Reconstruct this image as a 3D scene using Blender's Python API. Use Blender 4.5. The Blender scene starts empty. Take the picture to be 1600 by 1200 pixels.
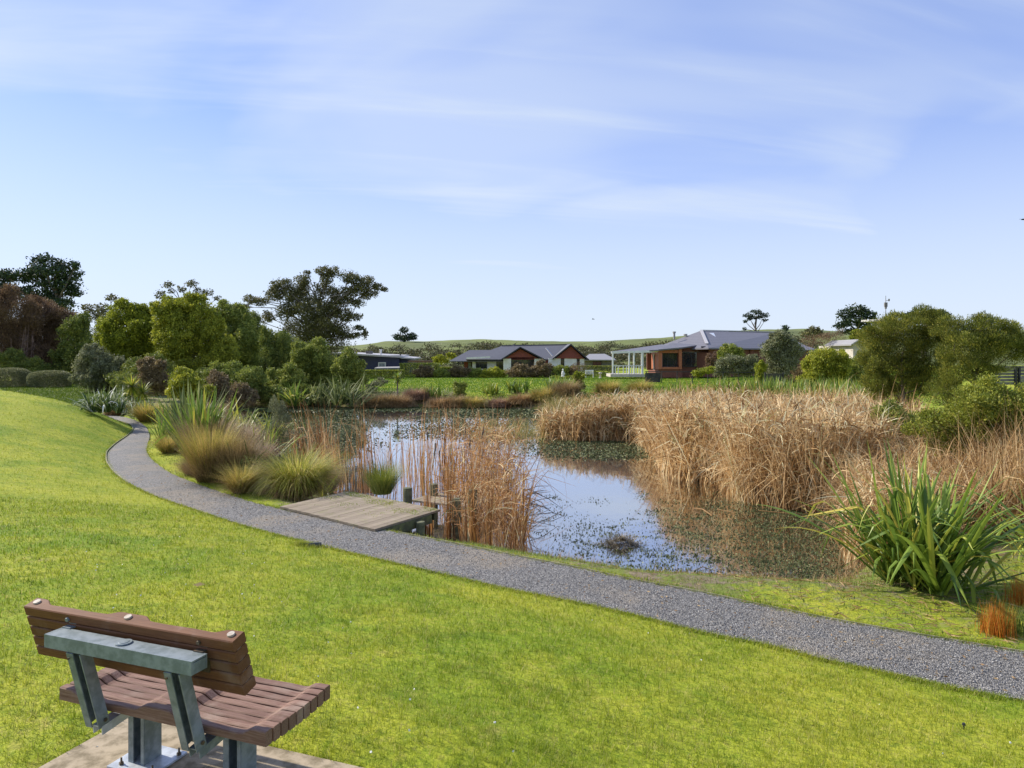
import bpy, math, random
import numpy as np
from mathutils import Vector
rng = np.random.default_rng(7)
random.seed(7)
SC = bpy.context.scene
COL = SC.collection
R = math.radians
PI = math.pi

# ------------------------------------------------------------------ camera, sky, sun, exposure
FPX, HY, CZ = 1117.0, 556.0, 3.7          # focal length in photo pixels, horizon row, eye height above the pond
cam_d = bpy.data.cameras.new("Camera")
cam = bpy.data.objects.new("Camera", cam_d)
COL.objects.link(cam)
cam.location = (0, 0, CZ)
cam.rotation_euler = (PI / 2, 0, 0)
cam_d.sensor_width = 36
cam_d.lens = 36 * FPX / 1600
cam_d.shift_y = -(600 - HY) / 1600
cam_d.clip_start = 0.05
cam_d.clip_end = 5000
SC.camera = cam

SUN_EL, SUN_AZ = R(36), R(-66)            # azimuth measured from the view direction (+Y), negative = left
sd = Vector((math.sin(SUN_AZ) * math.cos(SUN_EL), math.cos(SUN_AZ) * math.cos(SUN_EL), math.sin(SUN_EL)))
sl = bpy.data.lights.new("Sun", 'SUN')
sl.energy = 4.2
sl.angle = R(1.0)
sl.color = (1.0, 0.93, 0.82)
so = bpy.data.objects.new("Sun", sl)
so.rotation_euler = (-sd).to_track_quat('-Z', 'Y').to_euler()
COL.objects.link(so)

W = bpy.data.worlds.new("World")
SC.world = W
W.use_nodes = True
wn, wl = W.node_tree.nodes, W.node_tree.links
wn.clear()
def N(nodes, t, **kw):
    n = nodes.new(t)
    for k, v in kw.items():
        if k.startswith('i_'):
            n.inputs[k[2:].replace('_', ' ')].default_value = v
        else:
            setattr(n, k, v)
    return n
SKY_S = 0.10
sky = N(wn, 'ShaderNodeTexSky', sky_type='NISHITA', sun_disc=False, sun_elevation=SUN_EL, sun_rotation=SUN_AZ,
        altitude=0, air_density=0.8, dust_density=0.3, ozone_density=3.0)
tc = N(wn, 'ShaderNodeTexCoord')
sep = N(wn, 'ShaderNodeSeparateXYZ')
wl.new(tc.outputs['Generated'], sep.inputs[0])
def M(op, a, b=None, c=None, nodes=wn, links=wl, clamp=False):
    n = nodes.new('ShaderNodeMath'); n.operation = op; n.use_clamp = clamp
    for i, q in enumerate((a, b, c)):
        if q is None: continue
        if isinstance(q, (int, float)): n.inputs[i].default_value = q
        else: links.new(q, n.inputs[i])
    return n.outputs[0]
# clouds lie on a high flat layer: direction divided by its height
zz = M('ADD', M('MAXIMUM', sep.outputs[2], 0.0), 0.16)
cx = M('DIVIDE', sep.outputs[0], zz)
cy = M('DIVIDE', sep.outputs[1], zz)
comb = N(wn, 'ShaderNodeCombineXYZ')
wl.new(M('MULTIPLY', M('ADD', cx, M('MULTIPLY', cy, -0.20)), 0.75), comb.inputs[0])
wl.new(M('MULTIPLY', M('ADD', cy, M('MULTIPLY', cx, 0.12)), 1.15), comb.inputs[1])
comb.inputs[2].default_value = 1.7
n1 = N(wn, 'ShaderNodeTexNoise', i_Scale=0.9, i_Detail=4.0, i_Roughness=0.45, i_Distortion=0.6)
wl.new(comb.outputs[0], n1.inputs['Vector'])
comb2 = N(wn, 'ShaderNodeCombineXYZ')
wl.new(M('MULTIPLY', M('ADD', cx, M('MULTIPLY', cy, 0.3)), 0.55), comb2.inputs[0])
wl.new(M('MULTIPLY', M('ADD', cy, M('MULTIPLY', cx, -0.18)), 3.2), comb2.inputs[1])
comb2.inputs[2].default_value = 5.2
n2 = N(wn, 'ShaderNodeTexNoise', i_Scale=0.8, i_Detail=6.0, i_Roughness=0.55, i_Distortion=0.7)
wl.new(comb2.outputs[0], n2.inputs['Vector'])
def mr(v, a, b, c, d, nodes=wn, links=wl, sm=True):
    n = nodes.new('ShaderNodeMapRange')
    n.interpolation_type = 'SMOOTHSTEP' if sm else 'LINEAR'
    links.new(v, n.inputs[0])
    for i, q in enumerate((a, b, c, d)): n.inputs[i + 1].default_value = q
    return n.outputs[0]
veil = mr(n1.outputs[0], 0.34, 0.66, 0.02, 0.55)
streak = mr(n2.outputs[0], 0.46, 0.82, 0.0, 0.5)
low = mr(sep.outputs[2], 0.0, 0.42, 0.85, 0.0)
cl = M('MAXIMUM', M('ADD', veil, M('MULTIPLY', streak, 0.9)), low)
cl = M('MINIMUM', cl, 0.9)
tint = N(wn, 'ShaderNodeMix', data_type='RGBA', blend_type='MULTIPLY'); tint.inputs[0].default_value = 1.0
wl.new(sky.outputs[0], tint.inputs[6]); tint.inputs[7].default_value = (1.14, 1.10, 1.30, 1)
air = N(wn, 'ShaderNodeMix', data_type='RGBA'); air.inputs[0].default_value = 0.30
wl.new(tint.outputs[2], air.inputs[6]); air.inputs[7].default_value = (2.0, 3.4, 8.6, 1)
cmix = N(wn, 'ShaderNodeMix', data_type='RGBA')
wl.new(cl, cmix.inputs[0]); wl.new(air.outputs[2], cmix.inputs[6]); cmix.inputs[7].default_value = (5.05, 5.65, 6.3, 1)
bg = N(wn, 'ShaderNodeBackground'); bg.inputs[1].default_value = SKY_S
wo = N(wn, 'ShaderNodeOutputWorld')
wl.new(cmix.outputs[2], bg.inputs[0]); wl.new(bg.outputs[0], wo.inputs[0])

SC.view_settings.view_transform = 'Standard'
SC.view_settings.look = 'None'
SC.view_settings.gamma = 1
SC.view_settings.exposure = 0.6
SC.render.engine = 'CYCLES'
SC.cycles.max_bounces = 8
SC.cycles.transparent_max_bounces = 12

# ------------------------------------------------------------------ helpers: placing
def at(px, py, d):                         # point seen at photo pixel (px,py) at distance d
    return np.array([(px - 800) / FPX * d, d, CZ - (py - HY) / FPX * d])
def onz(px, py, z=0.0):                    # point at height z seen at photo pixel
    d = (CZ - z) * FPX / (py - HY)
    return at(px, py, d)
def sst(a, b, x):
    t = np.clip((np.asarray(x, float) - a) / (b - a), 0, 1)
    return t * t * (3 - 2 * t)

# ------------------------------------------------------------------ helpers: meshes
def tag(o, label=None, cat=None, group=None, kind=None):
    if label: o['label'] = label
    if cat: o['category'] = cat
    if group: o['group'] = group
    if kind: o['kind'] = kind
    return o
def empty(name, loc, label, cat, group=None, rz=0):
    o = bpy.data.objects.new(name, None)
    o.empty_display_size = 0.2
    COL.objects.link(o)
    o.location = tuple(float(q) for q in loc)
    o.rotation_euler = (0, 0, rz)
    return tag(o, label, cat, group)
class MB:
    def __init__(s): s.V = []; s.Q = []; s.T = []; s.v = []; s.n = 0; s.ng = []
    def add(s, V, Q=None, T=None, v=0.5):
        V = np.asarray(V, float).reshape(-1, 3)
        if Q is not None and len(Q): s.Q.append(np.asarray(Q, int).reshape(-1, 4) + s.n)
        if T is not None and len(T): s.T.append(np.asarray(T, int).reshape(-1, 3) + s.n)
        s.V.append(V); s.v.append(np.broadcast_to(np.asarray(v, float), (len(V),)) if np.ndim(v) < 2 else v.reshape(-1)); s.n += len(V)
    def build(s, name, mat, parent=None, smooth=False, origin=None):
        V = np.concatenate(s.V) if s.V else np.zeros((0, 3))
        if origin is not None: V = V - np.asarray(origin, float)
        Q = np.concatenate(s.Q) if s.Q else np.zeros((0, 4), int)
        T = np.concatenate(s.T) if s.T else np.zeros((0, 3), int)
        me = bpy.data.meshes.new(name)
        me.vertices.add(len(V)); me.vertices.foreach_set('co', V.astype(np.float32).ravel())
        nl = Q.size + T.size
        me.loops.add(nl); me.loops.foreach_set('vertex_index', np.concatenate([Q.ravel(), T.ravel()]).astype(np.int32))
        me.polygons.add(len(Q) + len(T))
        st = np.concatenate([np.arange(len(Q)) * 4, Q.size + np.arange(len(T)) * 3]).astype(np.int32)
        me.polygons.foreach_set('loop_start', st)
        me.polygons.foreach_set('use_smooth', np.full(len(Q) + len(T), bool(smooth)))
        a = me.attributes.new('v', 'FLOAT', 'POINT')
        a.data.foreach_set('value', np.concatenate(s.v).astype(np.float32))
        me.update(calc_edges=True); me.validate()
        if isinstance(mat, (list, tuple)):
            for m_ in mat: me.materials.append(m_)
        else: me.materials.append(mat)
        o = bpy.data.objects.new(name, me)
        COL.objects.link(o)
        if origin is not None and parent is None: o.location = tuple(float(q) for q in origin)
        if parent is not None: o.parent = parent
        return o
    # solids
    def box(s, c, sz, rz=0, M3=None, v=0.5):
        h = np.array(sz) / 2.0
        P = np.array([[x, y, z] for x in (-1, 1) for y in (-1, 1) for z in (-1, 1)]) * h
        if M3 is not None: P = P @ np.asarray(M3).T
        elif rz:
            cc, ss = math.cos(rz), math.sin(rz)
            P = np.stack([P[:, 0] * cc - P[:, 1] * ss, P[:, 0] * ss + P[:, 1] * cc, P[:, 2]], 1)
        s.add(P + np.array(c), [[0, 1, 3, 2], [4, 6, 7, 5], [0, 4, 5, 1], [2, 3, 7, 6], [0, 2, 6, 4], [1, 5, 7, 3]], v=v)
    def beam(s, a, b, w, h, up=(0, 0, 1), v=0.5):
        a, b = np.array(a, float), np.array(b, float); d = b - a; L = np.linalg.norm(d); d /= L
        x = np.cross(d, up); x /= np.linalg.norm(x); u = np.cross(x, d)
        s.box((a + b) / 2, (L, w, h), M3=np.stack([d, x, u], 1), v=v)
    def tube(s, pts, rad, n=7, v=0.5, cap=True):
        P = np.asarray(pts, float); k = len(P); rad = np.broadcast_to(rad, (k,))
        V = []
        ref = np.array([0.3, 0.9, 0.1])
        for i in range(k):
            t = P[min(i + 1, k - 1)] - P[max(i - 1, 0)]; t = t / (np.linalg.norm(t) + 1e-9)
            x = np.cross(t, ref)
            if np.linalg.norm(x) < 0.2: x = np.cross(t, (1, 0, 0))
            x /= np.linalg.norm(x); y = np.cross(t, x)
            a = np.arange(n) / n * 2 * PI
            V.append(P[i] + rad[i] * (np.cos(a)[:, None] * x + np.sin(a)[:, None] * y))
        V = np.concatenate(V)
        Q = [[i * n + j, i * n + (j + 1) % n, (i + 1) * n + (j + 1) % n, (i + 1) * n + j] for i in range(k - 1) for j in range(n)]
        T = []
        if cap:
            V = np.concatenate([V, [P[0], P[-1]]]); a0, a1 = k * n, k * n + 1
            T = [[a0, (j + 1) % n, j] for j in range(n)] + [[a1, (k - 1) * n + j, (k - 1) * n + (j + 1) % n] for j in range(n)]
        s.add(V, Q, T, v=v)
    def poly(s, pts, v=0.5):
        pts = np.asarray(pts, float)
        if len(pts) == 4: s.add(pts, [[0, 1, 2, 3]], v=v)
        else: s.add(pts, None, [[0, i, i + 1] for i in range(1, len(pts) - 1)], v=v)
    def slab(s, pts, off, v=0.5):               # polygon given a thickness by offset vector
        a = np.asarray(pts, float); b = a + np.asarray(off, float); n = len(a)
        T = [[0, i, i + 1] for i in range(1, n - 1)] + [[n, n + i + 1, n + i] for i in range(1, n - 1)]
        Q = [[i, n + i, n + (i + 1) % n, (i + 1) % n] for i in range(n)]
        s.add(np.concatenate([a, b]), Q, T, v=v)
    # strips: grass, reeds, flax
    def blades(s, base, az, L, Wd, th0, bend, p=1.5, segs=4, kink=None, tw=0.0, prof='taper', fold=0.0, v=None, floor=None):
        base = np.asarray(base, float); n = len(base)
        f = lambda q: np.broadcast_to(np.asarray(q, float), (n,))
        az, L, Wd, th0, bend, tw = map(f, (az, L, Wd, th0, bend, tw))
        if v is None: v = rng.random(n)
        t = np.linspace(0, 1, segs + 1)
        th = th0[:, None] + bend[:, None] * t[None] ** p
        if kink is not None: th = th + kink[1][:, None] * sst(0, 0.12, t[None] - kink[0][:, None])
        tm = (th[:, 1:] + th[:, :-1]) / 2
        hh = np.concatenate([np.zeros((n, 1)), np.cumsum(np.sin(tm) * (L / segs)[:, None], 1)], 1)
        zz = np.concatenate([np.zeros((n, 1)), np.cumsum(np.cos(tm) * (L / segs)[:, None], 1)], 1)
        d = np.stack([np.cos(az), np.sin(az), 0 * az], 1); pr = np.stack([-np.sin(az), np.cos(az), 0 * az], 1)
        pos = base[:, None] + hh[..., None] * d[:, None]; pos[..., 2] += zz
        if floor is not None: pos[..., 2] = np.maximum(pos[..., 2], base[:, None, 2] + floor)
        nr = np.cos(th)[..., None] * d[:, None] - np.sin(th)[..., None] * np.array([0, 0, 1.0])
        wd = np.cos(tw)[:, None, None] * pr[:, None] + np.sin(tw)[:, None, None] * nr
        if prof == 'taper': w = (1 - t) ** 0.75 + 0.02
        else: w = np.minimum(1, (1 - t) * 3.2) ** 0.75 * (0.6 + 0.4 * np.minimum(1, t * 4)) + 0.015
        w = Wd[:, None] * w[None] / 2
        A = pos - wd * w[..., None]; B = pos + wd * w[..., None]
        k = segs + 1
        if fold > 0:
            Mi = pos - nr * (w * fold)[..., None]
            V = np.stack([A, Mi, B], 2).reshape(-1, 3); m = 3
            q = []
            for j in range(segs):
                for c in range(2):
                    q.append([j * m + c, j * m + c + 1, (j + 1) * m + c + 1, (j + 1) * m + c])
        else:
            V = np.stack([A, B], 2).reshape(-1, 3); m = 2
            q = [[j * 2, j * 2 + 1, j * 2 + 3, j * 2 + 2] for j in range(segs)]
        Q = (np.array(q)[None] + (np.arange(n) * k * m)[:, None, None]).reshape(-1, 4)
        s.add(V, Q, v=np.repeat(v, k * m))
    def leaves(s, pos, axis, size, asp=0.5, v=None, flat=0.0):
        pos = np.asarray(pos, float); n = len(pos)
        if v is None: v = rng.random(n)
        ax = axis / (np.linalg.norm(axis, axis=1, keepdims=True) + 1e-9)
        r = rng.normal(size=(n, 3)); r[:, 2] += flat * 0
        sd_ = np.cross(ax, r); sd_ /= (np.linalg.norm(sd_, axis=1, keepdims=True) + 1e-9)
        size = np.broadcast_to(size, (n,))[:, None]
        V = np.stack([pos - ax * size * 0.5, pos + sd_ * size * asp * 0.5, pos + ax * size * 0.5, pos - sd_ * size * asp * 0.5], 1).reshape(-1, 3)
        Q = np.arange(n * 4).reshape(-1, 4)
        s.add(V, Q, v=np.repeat(v, 4))
def rdir(n):
    a = rng.normal(size=(n, 3)); return a / np.linalg.norm(a, axis=1, keepdims=True)
def crown(mb, blobs, leaf, k=9.0, cl=0.30, out=0.4, up=0.2, rnd=1.0, asp=0.55, inner=0.35, nmax=60000, fine=1.0):
    """blobs: (x,y,z,rx,ry,rz). leaves gathered in clumps over each blob"""
    for (x, y, z, rx, ry, rz) in blobs:
        area = PI * rx * rz
        n = int(min(nmax, 3.2 * k * area / (leaf * leaf)))
        rm = (rx * ry * rz) ** (1 / 3)
        K = max(6, int(5.5 / (cl * cl)))
        cd = rdir(K); cr = rng.uniform(0.55, 1.06, K) ** 0.8
        cc = cd * cr[:, None] * np.array([rx, ry, rz]) * (1 - cl * 0.35)
        cv = rng.random(K); csz = rng.uniform(0.6, 1.25, K)
        i = rng.integers(0, K, n)
        g = rdir(n) * (rng.random(n) ** 0.45)[:, None]
        off = g * (cl * csz[i])[:, None] * np.array([rx, ry, rz]) * 1.12
        p = cc[i] + off
        ni = int(n * inner)
        p[:ni] = rdir(ni) * (rng.random(ni) ** 0.4)[:, None] * np.array([rx, ry, rz]) * 0.78
        o = p / np.array([rx, ry, rz]); o /= (np.linalg.norm(o, axis=1, keepdims=True) + 1e-6)
        ax = o * out + np.array([0, 0, up]) + rdir(n) * rnd + g * 0.5
        v = np.clip(cv[i] * 0.6 + rng.random(n) * 0.4, 0, 1)
        mb.leaves(p + np.array([x, y, z]), ax, leaf * rng.uniform(0.6, 1.3, n), asp, v)
def pxblobs(bl, d, depth=1.0):
    o = []
    for i, (px, py, rx, ry) in enumerate(bl):
        c = at(px, py, d); s = d / FPX
        rxx, rzz = rx * s, ry * s
        o.append((c[0], c[1] + rng.uniform(-.35, .35) * rxx, c[2], rxx, (rxx + rzz) * 0.5 * depth, rzz))
    return o

# ------------------------------------------------------------------ materials
def newmat(name):
    m = bpy.data.materials.new(name); m.use_nodes = True
    nt = m.node_tree; nt.nodes.clear()
    out = nt.nodes.new('ShaderNodeOutputMaterial')
    return m, nt.nodes, nt.links, out
def ramp(nodes, links, fac, stops):
    n = nodes.new('ShaderNodeValToRGB')
    e = n.color_ramp.elements
    while len(e) < len(stops): e.new(0.5)
    for i, (p, c) in enumerate(stops):
        e[i].position = p; e[i].color = (c[0], c[1], c[2], 1)
    links.new(fac, n.inputs[0]); return n.outputs[0]
def noise(nodes, links, scale, detail=4, rough=0.55, vec=None, dist=0.0, sc3=None):
    n = nodes.new('ShaderNodeTexNoise'); n.inputs['Scale'].default_value = scale
    n.inputs['Detail'].default_value = detail; n.inputs['Roughness'].default_value = rough; n.inputs['Distortion'].default_value = dist
    if vec is None:
        g = nodes.new('ShaderNodeNewGeometry'); vec = g.outputs['Position']
    if sc3 is not None:
        mp = nodes.new('ShaderNodeMapping'); mp.inputs['Scale'].default_value = sc3; links.new(vec, mp.inputs[0]); vec = mp.outputs[0]
    links.new(vec, n.inputs['Vector']); return n.outputs[0]
def mixc(nodes, links, f, a, b, bt='MIX'):
    n = nodes.new('ShaderNodeMix'); n.data_type = 'RGBA'; n.blend_type = bt
    for i, q in ((0, f), (6, a), (7, b)):
        if isinstance(q, (int, float)): n.inputs[i].default_value = q
        elif isinstance(q, tuple): n.inputs[i].default_value = (*q[:3], 1)
        else: links.new(q, n.inputs[i])
    return n.outputs[2]
def bump(nodes, links, h, strength=0.3, dist=0.02):
    b = nodes.new('ShaderNodeBump'); b.inputs['Strength'].default_value = strength; b.inputs['Distance'].default_value = dist
    links.new(h, b.inputs['Height']); return b.outputs[0]
def leafmat(name, stops, trans=0.35, rough=0.55, patch=None, pscale=0.5, spec=0.3):
    m, n, l, out = newmat(name)
    a = n.new('ShaderNodeAttribute'); a.attribute_name = 'v'
    c = ramp(n, l, a.outputs['Fac'], stops)
    if patch:
        f = noise(n, l, pscale, 3)
        c = mixc(n, l, mr(f, 0.42, 0.62, 0, 0.8, n, l), c, patch)
    p = n.new('ShaderNodeBsdfPrincipled'); l.new(c, p.inputs['Base Color']); p.inputs['Roughness'].default_value = rough
    p.inputs['Specular IOR Level'].default_value = spec
    t = n.new('ShaderNodeBsdfTranslucent'); l.new(c, t.inputs[0])
    mx = n.new('ShaderNodeMixShader'); mx.inputs[0].default_value = trans
    l.new(p.outputs[0], mx.inputs[1]); l.new(t.outputs[0], mx.inputs[2]); l.new(mx.outputs[0], out.inputs[0])
    return m
def solid(name, c1, c2=None, scale=8, rough=0.6, metal=0, bmp=0.0, sc3=None, detail=4, lo=0.35, hi=0.65, bs=None, objco=False, spec=0.5):
    m, n, l, out = newmat(name)
    p = n.new('ShaderNodeBsdfPrincipled'); p.inputs['Roughness'].default_value = rough; p.inputs['Metallic'].default_value = metal
    p.inputs['Specular IOR Level'].default_value = spec
    vec = None
    if objco: vec = n.new('ShaderNodeTexCoord').outputs['Object']
    if c2 is None: p.inputs['Base Color'].default_value = (*c1, 1)
    if c2 is not None or bmp:
        f = noise(n, l, scale, detail, 0.6, vec=vec, sc3=sc3)
        if c2 is not None: l.new(mixc(n, l, mr(f, lo, hi, 0, 1, n, l), c1, c2), p.inputs['Base Color'])
        if bmp: l.new(bump(n, l, f, bmp, bs or 0.01), p.inputs['Normal'])
    l.new(p.outputs[0], out.inputs[0])
    return m
G = lambda *a: a
MT = {}
# lawn: shared colour field for ground sheet and blades
LG = dict(g=(0.195, 0.29, 0.014), y=(0.425, 0.43, 0.036), d=(0.08, 0.16, 0.010))
def lawn_color(n, l):
    f1 = noise(n, l, 0.55, 5, 0.6); f2 = noise(n, l, 3.2, 4, 0.6); f3 = noise(n, l, 0.16, 3, 0.5)
    c = mixc(n, l, mr(f1, 0.38, 0.66, 0, 1, n, l), LG['g'], LG['y'])
    c = mixc(n, l, mr(f2, 0.48, 0.75, 0, 0.65, n, l), c, LG['d'])
    c = mixc(n, l, mr(f3, 0.42, 0.66, 0, 0.55, n, l), c, LG['y'])
    f4 = noise(n, l, 9.0, 4, 0.65)
    c = mixc(n, l, mr(f4, 0.50, 0.68, 0, 0.55, n, l), c, (0.11, 0.20, 0.008))
    c = mixc(n, l, mr(f4, 0.34, 0.46, 0.5, 0, n, l), c, (0.44, 0.40, 0.08))
    f5 = noise(n, l, 1.7, 6, 0.7)
    c = mixc(n, l, mr(f5, 0.60, 0.74, 0, 0.55, n, l), c, (0.46, 0.36, 0.13))
    return c
def grassmat():
    m, n, l, out = newmat('grass_blade')
    c = lawn_color(n, l)
    a = n.new('ShaderNodeAttribute'); a.attribute_name = 'v'
    c = mixc(n, l, mr(a.outputs['Fac'], 0.0, 1.0, 0, 0.5, n, l, False), c, (0.17, 0.27, 0.018))
    c = mixc(n, l, mr(a.outputs['Fac'], 0.86, 0.90, 0, 0.8, n, l), c, (0.55, 0.48, 0.16))
    p = n.new('ShaderNodeBsdfPrincipled'); l.new(c, p.inputs['Base Color']); p.inputs['Roughness'].default_value = 0.5
    p.inputs['Specular IOR Level'].default_value = 0.25
    t = n.new('ShaderNodeBsdfTranslucent'); l.new(c, t.inputs[0])
    mx = n.new('ShaderNodeMixShader'); mx.inputs[0].default_value = 0.45
    l.new(p.outputs[0], mx.inputs[1]); l.new(t.outputs[0], mx.inputs[2]); l.new(mx.outputs[0], out.inputs[0])
    return m
MT['blade'] = grassmat()
def groundmat():
    m, n, l, out = newmat('ground')
    c = lawn_color(n, l)
    fine = noise(n, l, 28, 4, 0.7)
    c = mixc(n, l, mr(fine, 0.42, 0.7, 0, 0.55, n, l), c, (0.075, 0.115, 0.012))
    a = n.new('ShaderNodeAttribute'); a.attribute_name = 'v'
    # bank weight (0 lawn .. 1 bare/littered bank)
    fz = noise(n, l, 2.2, 5, 0.65); fy = noise(n, l, 11, 4, 0.65)
    soil = mixc(n, l, mr(fy, 0.35, 0.65, 0, 1, n, l), (0.16, 0.12, 0.07), (0.27, 0.22, 0.14))
    soil = mixc(n, l, mr(fz, 0.42, 0.58, 0, 0.9, n, l), soil, (0.17, 0.22, 0.035))
    w = M('ADD', a.outputs['Fac'], M('MULTIPLY', M('SUBTRACT', fy, 0.5, None, n, l), 0.9, None, n, l), None, n, l)
    c = mixc(n, l, mr(w, 0.35, 0.65, 0, 1, n, l), c, soil)
    p = n.new('ShaderNodeBsdfPrincipled'); l.new(c, p.inputs['Base Color']); p.inputs['Roughness'].default_value = 0.85
    p.inputs['Specular IOR Level'].default_value = 0.15
    hb = M('ADD', fine, M('MULTIPLY', fy, 0.6, None, n, l), None, n, l)
    l.new(bump(n, l, hb, 0.6, 0.04), p.inputs['Normal'])
    l.new(p.outputs[0], out.inputs[0]); return m
MT['ground'] = groundmat()
def gravelmat():
    m, n, l, out = newmat('gravel')
    g = n.new('ShaderNodeNewGeometry')
    vo = n.new('ShaderNodeTexVoronoi'); vo.inputs['Scale'].default_value = 70; l.new(g.outputs['Position'], vo.inputs['Vector'])
    sp = n.new('ShaderNodeSeparateColor'); l.new(vo.outputs['Color'], sp.inputs[0])
    c = ramp(n, l, sp.outputs[0], [(0, (0.098, 0.092, 0.085)), (0.45, (0.20, 0.19, 0.172)), (0.8, (0.31, 0.293, 0.262)), (1, (0.50, 0.475, 0.42))])
    f = noise(n, l, 0.9, 4, 0.6); f2 = noise(n, l, 5, 3)
    tan = mixc(n, l, sp.outputs[1], (0.44, 0.37, 0.27), (0.30, 0.25, 0.18))
    c = mixc(n, l, mr(f, 0.47, 0.66, 0, 0.75, n, l), c, tan)
    a = n.new('ShaderNodeAttribute'); a.attribute_name = 'v'
    wm = M('ADD', a.outputs['Fac'], M('MULTIPLY', M('SUBTRACT', f2, 0.5, None, n, l), 1.2, None, n, l), None, n, l)
    c = mixc(n, l, mr(wm, 0.55, 0.95, 0, 0.85, n, l), c, (0.16, 0.19, 0.035))
    c = mixc(n, l, mr(vo.outputs['Distance'], 0.0, 0.5, 0.0, 0.25, n, l), c, (0.06, 0.06, 0.065))
    p = n.new('ShaderNodeBsdfPrincipled'); l.new(c, p.inputs['Base Color']); p.inputs['Roughness'].default_value = 0.75
    h = M('SUBTRACT', 1.0, vo.outputs['Distance'], None, n, l)
    l.new(bump(n, l, h, 0.9, 0.02), p.inputs['Normal'])
    l.new(p.outputs[0], out.inputs[0]); return m
MT['gravel'] = gravelmat()
MT['stone'] = leafmat('gravel_stone', [(0, (0.10, 0.095, 0.088)), (0.5, (0.20, 0.191, 0.176)), (0.85, (0.32, 0.305, 0.28)), (1, (0.58, 0.55, 0.49))], trans=0, rough=0.7)
def watermat():
    m, n, l, out = newmat('water')
    f = noise(n, l, 3.0, 3, 0.5, sc3=(1, 0.55, 1)); f2 = noise(n, l, 22, 2, 0.5)
    h = M('ADD', f, M('MULTIPLY', f2, 0.10, None, n, l), None, n, l)
    nb = bump(n, l, h, 0.07, 0.03)
    p = n.new('ShaderNodeBsdfPrincipled'); p.inputs['Base Color'].default_value = (0.035, 0.033, 0.018, 1)
    p.inputs['Roughness'].default_value = 0.25; p.inputs['IOR'].default_value = 1.33; l.new(nb, p.inputs['Normal'])
    gl = n.new('ShaderNodeBsdfGlossy'); gl.inputs['Roughness'].default_value = 0.02; gl.inputs[0].default_value = (0.96, 0.95, 0.95, 1); l.new(nb, gl.inputs['Normal'])
    fr = n.new('ShaderNodeFresnel'); fr.inputs[0].default_value = 1.9; l.new(nb, fr.inputs['Normal'])
    fac = M('MULTIPLY_ADD', fr.outputs[0], 0.7, 0.40, n, l, True)
    mx = n.new('ShaderNodeMixShader'); l.new(fac, mx.inputs[0]); l.new(p.outputs[0], mx.inputs[1]); l.new(gl.outputs[0], mx.inputs[2])
    l.new(mx.outputs[0], out.inputs[0]); return m
MT['water'] = watermat()
def woodmat(name, c1, c2, c3, axis_scale, rough=0.65, fine=60, b=0.5):
    m, n, l, out = newmat(name)
    tcn = n.new('ShaderNodeTexCoord').outputs['Object']
    f = noise(n, l, fine, 6, 0.7, vec=tcn, sc3=axis_scale, dist=0.5)
    f2 = noise(n, l, 5, 4, 0.6, vec=tcn)
    a = n.new('ShaderNodeAttribute'); a.attribute_name = 'v'
    c = mixc(n, l, mr(f, 0.3, 0.7, 0, 1, n, l), c1, c2)
    c = mixc(n, l, mr(f2, 0.5, 0.75, 0, 0.6, n, l), c, c3)
    c = mixc(n, l, mr(a.outputs['Fac'], 0, 1, 0.0, 0.45, n, l, False), c, tuple(q * 0.55 for q in c1))
    p = n.new('ShaderNodeBsdfPrincipled'); l.new(c, p.inputs['Base Color']); p.inputs['Roughness'].default_value = rough
    p.inputs['Specular IOR Level'].default_value = 0.25
    l.new(bump(n, l, f, b, 0.004), p.inputs['Normal']); l.new(p.outputs[0], out.inputs[0]); return m
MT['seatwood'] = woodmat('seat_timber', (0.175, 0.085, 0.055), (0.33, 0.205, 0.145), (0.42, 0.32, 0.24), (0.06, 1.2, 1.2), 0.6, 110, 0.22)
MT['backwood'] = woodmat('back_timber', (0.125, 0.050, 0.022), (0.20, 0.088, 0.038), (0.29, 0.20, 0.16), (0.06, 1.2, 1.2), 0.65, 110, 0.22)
MT['galv'] = solid('galvanised_steel', (0.27, 0.31, 0.32), (0.17, 0.205, 0.205), 18, 0.5, 0.25, 0.05, detail=6)
MT['galvlight'] = solid('galvanised_plate', (0.62, 0.66, 0.70), (0.42, 0.45, 0.48), 12, 0.4, 0.3)
MT['darksteel'] = solid('weathered_bolt', (0.07, 0.06, 0.045), (0.14, 0.10, 0.06), 30, 0.5, 0.4)
MT['cap'] = solid('bleached_plug', (0.52, 0.46, 0.36), (0.38, 0.30, 0.22), 60, 0.6)
MT['concrete'] = solid('concrete', (0.42, 0.34, 0.23), (0.19, 0.15, 0.085), 11, 0.9, 0, 0.5, detail=8, lo=0.38, hi=0.68, bs=0.006)
MT['deck'] = woodmat('deck_timber', (0.25, 0.195, 0.135), (0.40, 0.33, 0.24), (0.20, 0.23, 0.05), (0.06, 1.0, 1.0), 0.85, 30, 0.6)
MT['deckgreen'] = solid('mossy_timber', (0.085, 0.085, 0.045), (0.14, 0.15, 0.06), 6, 0.9, 0, 0.4)
MT['post'] = solid('mossy_post', (0.17, 0.17, 0.09), (0.09, 0.095, 0.05), 9, 0.9, 0, 0.5)
MT['edge'] = solid('edging_timber', (0.34, 0.31, 0.19), (0.17, 0.18, 0.07), 6, 0.9, 0, 0.3)
MT['pipe'] = solid('black_plastic', (0.018, 0.02, 0.024), None, rough=0.35)
MT['bark'] = solid('bark', (0.10, 0.075, 0.052), (0.19, 0.15, 0.115), 3, 0.9, 0, 0.6, sc3=(1, 1, 0.2))
MT['palebark'] = solid('pale_bark', (0.24, 0.20, 0.16), (0.13, 0.10, 0.08), 2, 0.9, 0, 0.4, sc3=(1, 1, 0.3))
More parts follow.
